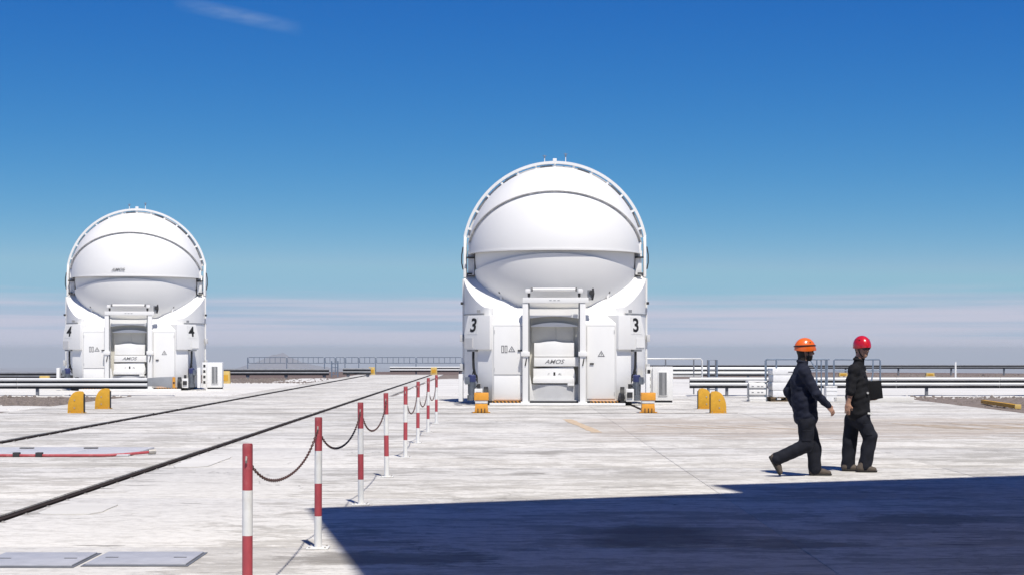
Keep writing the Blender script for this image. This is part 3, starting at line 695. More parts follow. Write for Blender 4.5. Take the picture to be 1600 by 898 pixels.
rail_stop('orange rail stop with white band below the right number three, by the cabinet', 3.72, 42.0)
def ac_unit(label, loc, rz):
    t = thing('cooling_cabinet', label, 'cabinet', loc, rz, 'cooling cabinets beside the telescopes')
    box('cabinet_body', 'white', t, -.31, .31, -.30, .45, .12, 1.14, bev=.02)
    fr = box('grille_frame', 'white', t, -.14, .15, -.325, -.301, .26, 1.0, bev=.01)
    box('grille', 'grey', fr, -.11, .12, -.335, -.326, .29, .97)
    for i in range(7):
        x = -.1 + i * .033; box('grille_slat', 'ltgrey' if i in (3, 4) else 'grey', fr, x, x + .014, -.352, -.336, .3, .96)
    sd_ = box('vent_panel', 'white', t, -.50, -.315, -.22, .4, .14, 1.14, bev=.01)
    for q in range(4): box('vent_hole', 'dark', sd_, -.46, -.37, -.226, -.219, .28 + q * .22, .39 + q * .22)
    box('plinth', 'dark', t, -.29, .29, -.26, .4, .03, .118)
    box('base_rail', 'white', t, -.34, .34, -.33, -.27, .004, .06)
    return t
ac_unit('white cooling cabinet with grey grille right of telescope three', (4.76, 48.7, 0), R(-5))
ac_unit('white cooling cabinet with grey grille right of telescope four', (-11.9, 65.4, 0), R(6))

# ------------------------------------------------------------------ striped posts and chains
PX, PY0, DP, PH = -1.555, 9.56, 3.74, 1.085
ords = ['nearest striped post, cut by the bottom edge of the photo', 'second striped post from the camera, beside the shadow corner', 'third striped post from the camera, at the shadow edge', 'fourth striped post from the camera', 'fifth striped post from the camera', 'sixth striped post from the camera', 'seventh striped post from the camera', 'farthest striped post, last of the row before telescope three']
posts = []
for i in range(8):
    x = PX + random.uniform(-.012, .012); y = PY0 + DP * i
    t = thing('barrier_post', 'red and white ' + ords[i], 'post', (x, y, 0), random.uniform(0, 3), 'red and white barrier posts in a row')
    for k in range(4):
        z0 = PH * k / 4 + (.012 if k == 0 else 0); z1 = PH * (k + 1) / 4
        tube('white_band' if k % 2 == 0 else 'red_band', 'postwhite' if k % 2 == 0 else 'red', t, [(0, 0, z0), (0, 0, z1 - .0005)], .031, 24)
    tube('cap', 'red', t, [(0, 0, PH), (0, 0, PH + .006)], .029, 24)
    bp_ = box('base_plate', 'postwhite', t, -.09, .09, -.09, .09, .002, .013, bev=.003)
    for a in (-.065, .065):
        for b in (-.065, .065): tube('bolt', 'clip', bp_, [(a, b, .012), (a, b, .022)], .009, 6)
    e = MB()
    for s in (-1, 1): e.tube([(0, s * .03, PH - .085), (0, s * .045, PH - .07), (0, s * .05, PH - .09), (0, s * .04, PH - .105)], .006, 6)
    e.build('chain_hook', 'clip', t, smooth=True)
    t.rotation_euler = (random.uniform(-.012, .012), random.uniform(-.014, .014), 0)
    posts.append((x, y))
def chain(i, sag, label):
    (x0, y0), (x1, y1) = posts[i], posts[i + 1]; a = Vector((x0, y0 + .045, PH - .10)); b = Vector((x1, y1 - .045, PH - .10))
    n = 74; pts = []
    for k in range(n + 1):
        u_ = k / n; p = a.lerp(b, u_); c = 2.2; p.z -= sag * (math.cosh(c) - math.cosh(c * (2 * u_ - 1))) / (math.cosh(c) - 1); pts.append(p)
    mb = MB()
    for k in range(n):
        p = (pts[k] + pts[k + 1]) / 2; d = (pts[k + 1] - pts[k]); ln = d.length * .66; d.normalize(); side = d.cross(Vector((1, 0, 0))).normalized()
        nn = side if k % 2 else Vector((1, 0, 0)); ring = []
        for q in range(9):
            aa = 2 * math.pi * q / 8; ring.append(p + d * math.cos(aa) * ln + nn * math.sin(aa) * .010)
        mb.tube(ring, .0032, 5, cap=False)
    o = mb.build('barrier_chain', 'chain', smooth=True, ang=80); tag(o, label, 'chain', 'chains hung between the posts'); return o
chain(0, .235, 'dark chain sagging between the nearest and second striped posts')
chain(1, .25, 'dark chain sagging between the second and third striped posts')
chain(2, .28, 'dark chain sagging between the third and fourth striped posts')
chain(4, .38, 'dark chain sagging between the fifth and sixth striped posts')
chain(5, .40, 'dark chain sagging between the sixth and seventh striped posts')
chain(6, .40, 'dark chain sagging between the seventh and farthest striped posts')

# ------------------------------------------------------------------ yellow buffers
def buffer(label, x, y, flip):
    t = thing('rail_buffer', label, 'buffer', (x, y, 0), 0, 'yellow rail buffers')
    po = [(-.19, 0), (-.19, .50), (-.15, .565), (-.05, .575)] + [(-.05 + .27 * math.sin(R(a)), .155 + .42 * math.cos(R(a))) for a in range(15, 91, 12)] + [(.225, 0)]
    if flip: po = [(-a, b) for a, b in po][::-1]
    MB().prism(po, -.07, .07, 'y').build('buffer_plate', 'yellow', t, bev=.008)
    s = 1 if flip else -1
    box('striker', 'dark', t, *sorted((s * .191, s * .206)), -.06, .06, .02, .50, bev=.006)
    fp_ = box('foot_plate', 'yellow', t, -.2, .22, -.14, .14, .003, .02)
    for a in (-.15, .17):
        for b in (-.11, .11): tube('bolt', 'clip', fp_, [(a, b, .02), (a, b, .04)], .016, 6)
    for zq in (.14, .34): tube('plate_bolt', 'clip', t, [(-s * .04, -.082, zq), (-s * .04, -.069, zq)], .02, 6)
    MB().prism([(-.10, .02), (.10, .02), (.0, .30)], .071, .085, 'y').build('stiffener', 'yellow', t)
    return t
buffer('yellow curved rail buffer right of telescope three, nearer of the pair', 5.52, 41.8, False)
buffer('yellow curved rail buffer right of telescope three, farther of the pair', 5.56, 44.8, False)
buffer('yellow curved rail buffer in front of the left guardrail, nearer and leftmost', -11.22, 41.8, True)
buffer('yellow curved rail buffer in front of the left guardrail, farther of the pair', -11.28, 44.8, True)

# ------------------------------------------------------------------ guardrails
def guardrail(label, x0, x1, y, ztop, sp, first, m='galv', end=None, rz=0, tri=False, ends_orange=False, hb=.30):
    t = thing('guardrail', label, 'guardrail', (x0, y, 0), rz, 'steel guardrails round the platform')
    Ln = x1 - x0; h = hb
    k = h / .30
    rid = [(0, 0), (-.07, .0), (-.095, .03), (-.095, .075), (-.07, .105), (0, .115)]
    n = max(1, round(Ln / 4.2))
    for i in range(n):
        a = Ln * i / n; b = Ln * (i + 1) / n - .012
        for zb in (.0, .185): MB().prism([(p, q * k) for p, q in rid], a, b, 'x', Matrix.Translation((0, 0, ztop - h + zb * k))).build('beam', m, t)
        MB().box(a, b, .002, .03, ztop - h - .085 * k, ztop - .02).build('beam_shade_strip', 'beam_shade', t)  # dark strip painted in for shade between and below the beams
    x = first - x0
    while x <= Ln + .01:
        if tri: MB().prism([(x - .14, ztop - h + .1), (x + .16, ztop - h + .1), (x + .06, -.05), (x - .06, -.05)], .03, .12, 'y').build('bracket_post', 'galvpost', t)
        else: MB().box(x - .05, x + .05, .03, .14, -.05, ztop - .03).build('post', 'galvpost', t)
        x += sp
    if end == 'right':
        o = MB().prism([(Ln, ztop - h), (Ln, ztop), (Ln + .35, ztop + .03), (Ln + .95, ztop + .05), (Ln + .98, ztop - h - .08), (Ln + .8, ztop - h - .06), (Ln + .5, ztop - h)], -.05, .0, 'y').build('end_terminal', 'galvflat', t, bev=.01)
        c = MB().box(Ln + .90, Ln + 1.0, -.07, -.052, ztop - h - .06, ztop + .03).build('end_marker', 'orange', t)
        box('reflector', 'dark', c, Ln + .92, Ln + .98, -.076, -.071, ztop - .2, ztop - .14)
    return t
M['beam_shade'] = mat('painted_beam_shade', (.045, .048, .055), .6, metal=.2, noise=.3, scale=4)
M['galvflat'] = mat('galvanised_flat', (.36, .37, .38), .5, metal=.3, noise=.15, scale=4)
guardrail('near steel guardrail with flared orange-tipped end in front of telescope four', -27, -12.9, 57.6, .64, 4.35, -25.6, end='right')
guardrail('near steel guardrail at right edge beyond the gravel, right of the two men', 6.6, 21.5, 57.6, .66, 3.6, 7.95)
guardrail('second steel guardrail row behind the right handrail, higher than the nearer one', 6.2, 14.5, 79, .80, 4.0, 7.95, hb=.34)
guardrail('far thin steel guardrail along the platform edge at right', 6.5, 38, 106, .66, 3.5, 8.5, m='galvpost', hb=.2)
guardrail('steel guardrail on tapered brackets left of the far railing, coloured dark for its shaded back', -16.6, -10.4, 94, .55, 2.25, -15.2, m='galvpost', tri=True)  # darker steel colour stands in for shade on the beam's back
guardrail('short dark steel guardrail between far ladder and rail ends', -9.9, -8.2, 97, .55, 1.2, -9.6, m='galvpost', tri=True)
guardrail('far steel guardrail across the end of the rails behind the posts', -8.0, 1.5, 110, .50, 3.0, -6.2, hb=.28)
guardrail('far dark steel guardrail at left edge behind the near guardrail', -37, -18.9, 84, .48, 5.0, -35.4, m='galvpost', hb=.26)

# ------------------------------------------------------------------ railings and ladders
def railing(label, x0, x1, y, top, mid_, spans, m='bluesteel', r=.02, bal=5, floor=-.05):
    t = thing('railing', label, 'railing', (0, y, 0), 0, 'tube railings')
    xs_ = spans
    for x in xs_: MB().box(x - r * 1.3, x + r * 1.3, -r, r, floor, top - r * .4).build('post', m, t)
    for a, b in zip(xs_, xs_[1:]):
        a2, b2 = a + r * 3, b - r * 3
        MB().tube([(a2, 0, mid_), (a2, 0, top), (b2, 0, top), (b2, 0, mid_), (a2, 0, mid_)], r, 6).build('panel_frame', m, t, smooth=True)
        nb_ = max(1, round((b - a) / .42)) if bal else 0
        for k in range(1, nb_): tube('baluster', m, t, [(a2 + (b2 - a2) * k / nb_, 0, mid_), (a2 + (b2 - a2) * k / nb_, 0, top)], r * .75, 6)
    return t
sx60 = [(px - VX) / F * 120 for px in (387, 448, 507, 524, 539, 560.5, 587, 650, 722, 800)]
railing('far blue-grey balustrade railing behind the rails, between the two telescopes', 0, 0, 120, 1.09, .66, sx60, r=.026, floor=-2)
t = thing('ladder', 'upright blue-grey ladder rising at the far railing gap', 'ladder', ((523 - VX) / F * 100, 100, 0), 0)
for s in (-.12, .12): MB().box(s * 1.6 - .04, s * 1.6 + .04, -.03, .03, -.05, .95).build('stile', 'bluesteel', t)
for k in range(4): MB().box(-.16, .16, -.02, .02, .1 + k * .22, .14 + k * .22).build('rung', 'bluesteel', t)
# right handrail next to telescope three
t = thing('handrail', 'pale tube handrail between the cooling cabinet and the narrow ladder', 'handrail', (0, 59.2, 0))
zt = EYE - (560 - VY) * 59.2 / F; xa, xb_ = 4.9, (1097 - VX) / F * 59.2
tube('top_rail', 'galv', t, [(xa, 0, zt), (xb_ - .05, 0, zt), (xb_, 0, zt - .06), (xb_, 0, .0)], .032, 10)
for px in (1084, 1040): tube('upright', 'galvpost', t, [((px - VX) / F * 59.2, 0, 0), ((px - VX) / F * 59.2, 0, zt)], .026, 8)
tube('mid_rail', 'galv', t, [(xa, 0, zt * .52), (xb_, 0, zt * .52)], .022, 8)
t = thing('hoop_ladder', 'narrow dark blue-grey ladder hoop standing behind the right yellow buffers', 'ladder', ((1114 - VX) / F * 60, 60, 0))
w_ = .15; zt = EYE - (562 - VY) * 60 / F
for dy in (0, .35):
    MB().tube([(-w_, dy, -.02), (-w_, dy, zt), (w_, dy, zt), (w_, dy, -.02)], .032, 8).build('hoop', 'bluesteel' if dy == 0 else 'galvpost', t, smooth=True)
for k in range(4): MB().box(-w_, w_, .0, .35, .15 + k * .24, .18 + k * .24).build('tread', 'galvpost', t)
# access platform behind the men
Dp = 51.2
def xp(px): return (px - VX) / F * Dp
zt = EYE - (561 - VY) * Dp / F
t = thing('access_platform', 'low pale loading platform with blue-grey tube handrails behind the two men', 'platform', (0, Dp, 0))
box('deck', 'pad', t, xp(1297), xp(1422), -.55, 1.2, .004, .16, bev=.01)
def frame(a, b, y): return MB().tube([(a, y, .0), (a, y, zt - .04), (a + .04, y, zt), (b - .04, y, zt), (b, y, zt - .04), (b, y, .0)], .028, 8)
frame(xp(1196), xp(1213), 0).build('rail_frame', 'bluesteel', t, smooth=True)
frame(xp(1204), xp(1301), .9).build('rail_frame', 'bluesteel', t, smooth=True)
frame(xp(1301), xp(1373), -.2).build('rail_frame', 'bluesteel', t, smooth=True)
for px in (1281, 1288, 1295): tube('upright', 'bluesteel', t, [(xp(px), .5, .0), (xp(px), .5, zt)], .024, 8)
tube('slanted_bar', 'bluesteel', t, [(xp(1270), .5, zt), (xp(1279), .4, zt - .32), (xp(1280), .4, .05)], .024, 8)
tube('slanted_bar', 'bluesteel', t, [(xp(1362), -.2, zt), (xp(1361), -.25, zt - .45), (xp(1354), -.3, .2)], .026, 8)
for a, b, y in ((1204, 1301, .9), (1301, 1373, -.2)): tube('mid_rail', 'bluesteel', t, [(xp(a), y, zt - .35), (xp(b), y, zt - .35)], .02, 8)
tube('top_rail', 'bluesteel', t, [(xp(1270), .5, zt), (xp(1301), .5, zt)], .026, 8)
# wrapped goods on a pallet
t = thing('pallet', 'dark wooden pallet under white wrapped load behind the man in orange helmet', 'pallet', (xp(1228), Dp + .35, 0))
for y in (-.42, 0, .42): MB().box(-.5, .6, y - .05, y + .05, .005, .03).build('runner', 'wood', t)
for x in (-.42, .05, .5):
    for y in (-.4, 0, .4): MB().box(x - .07, x + .07, y - .05, y + .05, .031, .11).build('block', 'wood', t)
for x in (-.42, -.18, .06, .3, .52): MB().box(x - .08, x + .08, -.5, .5, .111, .135).build('plank', 'wood', t)
mb = MB()
for k, (z0, z1, e) in enumerate(((.14, .36, .0), (.365, .62, .015), (.625, .85, -.01), (.855, 1.06, .01))):
    mb = MB().box(-.44 - e, .55 + e, -.48, .48, z0, z1)
    if k == 0: wr = thing('wrapped_load', 'white plastic wrapped load on the pallet behind the man in orange helmet', 'load', (xp(1228), Dp + .35, 0))
    mb.build('carton', 'wrap', wr, bev=.03)
MB().box(.05, .4, -.49, -.481, .93, .96).build('label_strip', 'print', wr)
b_ = thing('white_crate', 'small white crate between the two men beside the platform uprights', 'crate', (xp(1294), Dp - .35, 0))
box('crate_body', 'wrap', b_, -.17, .17, -.2, .2, .01, .46, bev=.015); box('crate_lid', 'postwhite', b_, -.18, .18, -.21, .21, .462, .50, bev=.01)
for zq in (.2, .34): box('crate_rib', 'ltgrey', b_, -.173, .173, -.206, -.2, zq, zq + .025)
# generator-like cabinet
Dc = 51.4; t = thing('equipment_crate', 'white slatted equipment crate standing left of the man in orange helmet', 'crate', ((1182 - VX) / F * Dc, Dc, 0))
box('crate_body', 'ltgrey', t, -.25, .25, -.2, .35, .1, .55, bev=.01)
for z0, z1 in ((.06, .14), (.22, .38), (.44, .56)): box('slat', 'white', t, -.27, .27, -.235, -.203, z0, z1, bev=.008)
for s in (-1, 1): box('corner_post', 'galvpost', t, *sorted((s * .275, s * .305)), -.24, -.2, .0, .60)
MB().prism([(-.30, .58), (-.15, .60), (0, .62), (.15, .605), (.30, .63), (.30, .66), (-.30, .66)], -.25, .36, 'y').build('lid', 'white', t, bev=.008)
for x in (-.16, .02, .14):
    for zq in (.28, .47): box('slot', 'grey', t, x - .03, x + .04, -.24, -.234, zq, zq + .03)
box('skid', 'white', t, -.26, .26, -.26, .36, .005, .05)

# ------------------------------------------------------------------ small things on the ground
def marker(label, px, d, h=.28, w0=.5, g='yellow marker blocks', z0=0.0):
    t = thing('marker_block', label, 'marker', ((px - VX) / F * d, d, z0), 0, g)
    MB().prism([(-w0 / 2, 0), (w0 / 2, 0), (w0 / 2 - .03, h), (-w0 / 2 + .03, h)], -.12, .12, 'y').build('block', 'paleyellow', t, bev=.015)
    box('base', 'pad', t, -w0 / 2 - .04, w0 / 2 + .04, -.16, .16, -.05, .0)
    box('plate', 'yellow', t, -w0 * .3, w0 * .3, -.135, -.121, h * .25, h * .7)
    return t
marker('yellow end block on the left long rail at the far platform edge', 581, 106.6, .5, .45)
marker('yellow end block on the right long rail at the far platform edge', 678, 106.6, .5, .45)
marker('pale yellow marker block beside the far right guardrail, left of the white pole', 1453, 100, .22, .55)
marker('pale yellow marker block seen between the two men', 1317, 100, .22, .55)
marker('yellow marker block standing right of telescope four, behind its cabinet', 352, 78, .62, .5)
marker('pale yellow marker block above the left guardrail, left of telescope four', 70, 76, .42, .5)
o = MB().tube([(0, 0, 0), (0, 0, .98)], .05, 12).build('marker_pole', 'postwhite', None, smooth=True); o.location = ((1493 - VX) / F * 88, 88, 0)
tag(o, 'slim white pole standing behind the right guardrail', 'pole')
a, b = G(1536, 629), G(1590, 637)
t = thing('timber_beam', 'yellow painted beam lying in the gravel at the right edge', 'beam', tuple((a + b) / 2), math.atan2((b - a).y, (b - a).x)); ln = (b - a).length
box('beam_body', 'yellow', t, -ln / 2, ln / 2, -.07, .07, -.01, .10, bev=.01); box('beam_end', 'paleyellow', t, ln / 2 + .001, ln / 2 + .06, -.09, .09, -.02, .11, bev=.01)
box('beam_block', 'wood', t, ln / 2 - .3, ln / 2 - .15, -.1, .1, -.04, -.012)
# cover plates near the camera
def cover(label, px0, px1, y0p, y1p):
    d0, d1 = gd(y1p), gd(y0p); x0, x1 = (px0 - VX) / F * d0, (px1 - VX) / F * d0
    t = thing('cover_plate', label, 'plate', ((x0 + x1) / 2, (d0 + d1) / 2, 0), 0, 'grey cover plates in the floor'); hx, hy = (x1 - x0) / 2, (d1 - d0) / 2
    box('plate', 'cover', t, -hx, hx, -hy, hy, .005, .017, bev=.003)
    MB().box(-hx - .025, hx + .025, -hy - .05, hy + .05, .0022, .0042).build('frame', 'galvpost', t)
    for s in (-1, 1): box('lifting_slot', 'dark', t, s * hx * .7 - .05, s * hx * .7 + .05, -.012, .012, .0175, .019)
    return t
cover('grey cover plate on the floor left of the nearest striped post', 133, 290, 864, 883)
cover('grey cover plate on the floor in the bottom left corner', -40, 112, 865, 885)
# telescope station pit lid with red pipe
d0 = gd(713); t = thing('pit_lid', 'blue-grey station pit lid between the long rails at left', 'lid', (-7.3, d0, 0))
for i, (x0, x1) in enumerate(((-1.6, -.55), (-.54, .5), (.51, 1.45))): box('lid_panel', 'coverline', t, x0, x1, .06, 1.9, .004, .035, bev=.005)
for x in (-.55, .5):
    o = box('lid_latch', 'dark', t, x - .12, x + .1, 1.5, 1.58, .0355, .05); 
rp = [(-9.0 + 0.0, d0 - .03, .03), (-8.2, d0 - .02, .032), (-7.6, d0 - .025, .03), (-6.8, d0 - .03, .03), (-6.2, d0 + .0, .03), (-5.95, d0 + .12, .035), (-5.62, d0 + .44, .05)]
t = thing('red_pipe', 'red pipe lying on the floor along the front of the pit lid', 'pipe')
MB().tube([(q[0], q[1], q[2] - .006) for q in rp], .022, 10).build('pipe', 'red', t, smooth=True)
MB().tube([rp[-1], (rp[-1][0] + .1, rp[-1][1] + .05, .055)], .04, 10).build('pipe_end', 'clip', t, smooth=True)
for x in (-7.55, -7.2): MB().box(x - .05, x + .05, d0 - .075, d0 + .02, .002, .072).build('pipe_clamp', 'dark', t, bev=.005)
mk_n = 0
def marking(pts, w0):
    a_, b_ = (G(*q) for q in pts); d_ = (b_ - a_).normalized(); n_ = Vector((-d_.y, d_.x, 0)) * w0 / 2
    vs = []
    for k in range(13):
        p = a_.lerp(b_, k / 12); vs.append((p + n_ * random.uniform(.7, 1.1), p - n_ * random.uniform(.7, 1.1)))
    poly = [tuple(v_[0])[:2] for v_ in vs] + [tuple(v_[1])[:2] for v_ in vs[::-1]]
    struct(MB().prism(poly, .0025, .0045).build('painted_marking', 'ochre', None))
marking(((886, 654.5), (934, 675)), .26)
for k in range(9):
    x_ = 1395 + k * 30; marking(((x_, 661 + (k % 3)), (x_ + 95, 669 + (k % 3))), .10)
for k in range(4):
    x_ = 1010 + k * 48; marking(((x_, 664), (x_ + 90, 670)), .08)
# concrete repair patches beside the right rail
for (x0, x1, y0, y1), lb in (((-4.75, -4.1, 16.0, 17.1), 'grey repair patch beside the right long rail, bottom left'), ((-4.75, -4.2, 22.4, 24.8), 'grey repair patch beside the right long rail, farther along it')):
    vs = []; n = 20
    for k in range(n):
        a_ = 2 * math.pi * k / n; cx, cy = (x0 + x1) / 2, (y0 + y1) / 2
        q = lambda v_: math.copysign(abs(v_) ** .45, v_)
        vs.append((cx + (x1 - x0) / 2 * q(math.cos(a_)) * random.uniform(.93, 1.04), cy + (y1 - y0) / 2 * q(math.sin(a_)) * random.uniform(.93, 1.04)))
    o = MB().prism(vs, .002, .011).build('repair_patch', 'pad'); struct(o)

# ------------------------------------------------------------------ people
def rc(P, a, b, r0, r1, ky=1.0):
    a = np.array(a, float); b = np.array(b, float); s = np.array([1, 1 / ky, 1.0])
    p = (P - a) * s; d = (b - a) * s; t_ = np.clip((p @ d) / max(d @ d, 1e-9), 0, 1)
    return np.linalg.norm(p - t_[..., None] * d, axis=-1) - (r0 + (r1 - r0) * t_)
def ell(P, c, r, rot=None):
    p = P - np.array(c, float)
    if rot is not None: p = p @ rot
    r = np.array(r, float); k = np.linalg.norm(p / r, axis=-1); return (k - 1) * r.min() * (0.6 + .4 * np.clip(k, 0, 1.5))
def smin(a, b, k):
    h = np.clip(.5 + .5 * (b - a) / k, 0, 1); return b + (a - b) * h - k * h * (1 - h)
def nets(fn, lo, hi, h):
    lo = np.array(lo, float); n = np.ceil((np.array(hi) - lo) / h).astype(int) + 1
    ax = [lo[i] + h * np.arange(n[i]) for i in range(3)]
    P = np.stack(np.meshgrid(*ax, indexing='ij'), -1); f = fn(P); ins = f < 0
    c = np.zeros(tuple(n - 1), int); acc = np.zeros(tuple(n - 1) + (3,)); cnt = np.zeros(tuple(n - 1))
    for dx in (0, 1):
        for dy in (0, 1):
            for dz in (0, 1): c += ins[dx:n[0] - 1 + dx, dy:n[1] - 1 + dy, dz:n[2] - 1 + dz]
    mask = (c > 0) & (c < 8)
    S = lambda arr, o: arr[o[0]:n[0] - 1 + o[0], o[1]:n[1] - 1 + o[1], o[2]:n[2] - 1 + o[2]]
    for axis in range(3):
        o1, o2 = [q for q in range(3) if q != axis]
        for u_ in (0, 1):
            for v_ in (0, 1):
                a = [0, 0, 0]; a[o1] = u_; a[o2] = v_; b = list(a); b[axis] = 1
                fa, fb = S(f, a), S(f, b); m_ = (fa < 0) != (fb < 0); t_ = np.where(m_, fa / np.where(m_, fa - fb, 1), 0)
                q = np.array(a, float); acc += m_[..., None] * q; acc[..., axis] += m_ * t_; cnt += m_
    idx = -np.ones(tuple(n - 1), int); idx[mask] = np.arange(mask.sum())
    ijk = np.argwhere(mask); V = lo + h * (ijk + acc[mask] / cnt[mask][:, None])
    quads = []
    for axis in range(3):
        o1, o2 = (axis + 1) % 3, (axis + 2) % 3
        a = [slice(1, -1)] * 3; b = [slice(1, -1)] * 3; a[axis] = slice(0, -1); b[axis] = slice(1, None)
        for sgn in (0, 1):
            fa, fb = ins[tuple(a)], ins[tuple(b)]; m_ = (fa & ~fb) if sgn == 0 else (~fa & fb)
            e = np.argwhere(m_)
            off = np.ones(3, int); off[axis] = 0; e = e + off
            def cell(d1, d2):
                q = e.copy(); q[:, o1] += d1; q[:, o2] += d2; return idx[q[:, 0], q[:, 1], q[:, 2]]
            Q = np.stack([cell(-1, -1), cell(0, -1), cell(0, 0), cell(-1, 0)], 1)
            quads.append(Q if sgn == 0 else Q[:, ::-1])
    return V, np.concatenate(quads)
def sdf_obj(name, parts, m, parent):
    vs = []; fs = []
    for V, Q in parts:
        b = len(vs); vs += [tuple(v) for v in V]; fs += [tuple(int(i) + b for i in q) for q in Q if (q >= 0).all()]
    me = bpy.data.meshes.new(name); me.from_pydata(vs, [], fs); me.polygons.foreach_set('use_smooth', [True] * len(me.polygons))
    bm = bmesh.new(); bm.from_mesh(me); bmesh.ops.recalc_face_normals(bm, faces=bm.faces)
    bmesh.ops.smooth_vert(bm, verts=bm.verts, factor=.35, use_axis_x=True, use_axis_y=True, use_axis_z=True); bm.to_mesh(me); bm.free()
    return link(name, me, m, parent)
def bounds(js, pad_): a = np.array(js, float); return a.min(0) - pad_, a.max(0) + pad_
def wrinkle(P, k=.004, s=1.0):
    x, y, z = P[..., 0], P[..., 1], P[..., 2]
    return k * (np.sin(31 * s * z + 13 * x + 4 * np.sin(17 * y + 9 * x)) + .7 * np.sin(47 * z * s - 29 * x + 11 * y) + .5 * np.sin(60 * x + 35 * y + 22 * z)) / 1.6
def head_fn(c, yaw, pitch=0):
    Rm = np.array(Matrix.Rotation(yaw, 3, 'Z') @ Matrix.Rotation(pitch, 3, 'Y'))
    c = np.array(c, float)
    def W(l): return c + Rm @ np.array(l, float)
    def fn(P):
        p = (P - c) @ Rm
        d = ell(p, (-.005, 0, .02), (.098, .077, .108))
        d = smin(d, rc(p, (.03, 0, -.045), (.058, 0, -.088), .058, .032), .035)
        d = smin(d, ell(p, (.035, 0, -.03), (.055, .058, .06)), .03)
        d = smin(d, rc(p, (.086, 0, .012), (.108, 0, -.026), .009, .0135), .014)
        for s in (-1, 1):
            d = smin(d, rc(p, (.079, s * .03, .026), (.079, s * .045, .024), .011, .009), .012)
            d = smin(d, ell(p, (.066, s * .038, -.022), (.02, .02, .018)), .015)
            d = smin(d, ell(p, (-.012, s * .077, -.01), (.02, .010, .03)), .008)
            d = np.maximum(d, -ell(p, (.094, s * .032, .006), (.014, .016, .009)))
        d = smin(d, rc(p, (.084, -.022, -.058), (.084, .022, -.058), .008, .008), .007)
        d = smin(d, rc(p, (.081, -.018, -.070), (.081, .018, -.070), .008, .008), .007)
        d = smin(d, rc(p, (-.025, 0, -.05), (-.045, 0, -.16), .058, .06), .03)
        return d
    return fn, W, Rm, c
def hand_parts(wr, d, palm_n, thumb_side, grip=.9, h=.0045):
    # wr wrist, d direction of the hand, palm_n palm normal, thumb_side side the thumb leaves from
    wr = np.array(wr, float); d = np.array(d, float) / np.linalg.norm(d); pn = np.array(palm_n, float); pn -= d * (pn @ d); pn /= np.linalg.norm(pn)
    sd_ = np.cross(d, pn); sd_ *= np.sign(sd_ @ np.array(thumb_side, float)) or 1
    segs = []
    pc = wr + d * .045
    for k, (o, ln) in enumerate(((.030, .072), (.010, .080), (-.011, .075), (-.030, .060))):
        p = wr + d * .088 + sd_ * o; dirn = d.copy(); rr = .0095 - .0008 * k
        for q, (fr, bend) in enumerate(((.45, grip * .45), (.32, grip * .75), (.23, grip * .6))):
            dirn = dirn * math.cos(bend) + pn * math.sin(bend) * 1.0; dirn = dirn / np.linalg.norm(dirn)
            # rotate the frame as it curls
            e = p + dirn * ln * fr; segs.append((p, e, rr, rr - .001)); p = e; rr -= .001
            pn_l = pn; 
    tb = wr + d * .022 + sd_ * .034; t1 = tb + (d * .6 + sd_ * .6 + pn * .35) / 1.1 * .042; t2 = t1 + (d * .85 + pn * .55 - sd_ * .1) / 1.05 * .034
    segs += [(tb, t1, .0135, .0105), (t1, t2, .0105, .0085)]
    def fn(P):
        q = P - pc; l = np.stack([q @ d, q @ sd_, q @ pn], -1)
        D = ell(l, (0, 0, 0), (.054, .043, .018)); D = smin(D, rc(P, wr - d * .04, wr + d * .015, .029, .027), .025)
        for a, b, r0, r1 in segs: D = smin(D, rc(P, a, b, r0, r1), .006)
        return D
    lo, hi = bounds([wr - d * .06] + [s_[1] for s_ in segs] + [s_[0] for s_ in segs], .05)
    return nets(fn, lo, hi, h)
def helmet(par, c, yaw, m, tilt=0, band=None):
    mx_ = Matrix.Translation(c) @ Matrix.Rotation(yaw, 4, 'Z') @ Matrix.Rotation(tilt, 4, 'Y')
    vs = []; fs = []; nu, nv = 36, 14
    for lay in (0, 1):
        for j in range(nv + 1):
            th = R(99) * j / nv
            for i in range(nu):
                a_ = 2 * math.pi * i / nu; k = 1 - .045 * lay
                rx = .140 if math.cos(a_) > 0 else .138; x = rx * k * math.sin(th) * math.cos(a_); y = .110 * k * math.sin(th) * math.sin(a_); z = .136 * k * math.cos(th)
                low = max(0, (j / nv - .75) / .25)
                z -= low * (.018 * (1 - math.cos(a_)) * .5 + .012 * abs(math.sin(a_)) ** 3); x += low * .012 * max(0, math.cos(a_)) ** 3
                vs.append((x, y, z))
    off = (nv + 1) * nu
    for j in range(nv):
        for i in range(nu):
            q = (j * nu + i, j * nu + (i + 1) % nu, (j + 1) * nu + (i + 1) % nu, (j + 1) * nu + i); fs.append(q); fs.append(tuple(off + k for k in q[::-1]))
    for i in range(nu): fs.append((nv * nu + i, nv * nu + (i + 1) % nu, off + nv * nu + (i + 1) % nu, off + nv * nu + i))
    h_ = MB().add(vs, fs, mx_).build('helmet', m, par, smooth=True, ang=60)
    # dark goggle strap groove round the shell
    pts = [];
    for i in range(33):
        a_ = 2 * math.pi * i / 32; z = .028 + .016 * math.cos(a_ * 1.0 + .3) * (1 if band else .0) ; k = math.sqrt(max(0, 1 - (z / .128) ** 2)) * 1.012
        pts.append(mx_ @ Vector((.140 * k * math.cos(a_), .110 * k * math.sin(a_), z)))
    if band: MB().tube(pts, .0085, 6).build('strap_band', 'black', h_, smooth=True)
    for s in (-1, 1):
        for q in range(3): MB().tube([mx_ @ Vector((-.03 + .035 * q, s * .088, .075)), mx_ @ Vector((-.015 + .035 * q, s * .0845, .082))], .006, 6).build('vent_slot', 'dark', h_)
    return h_
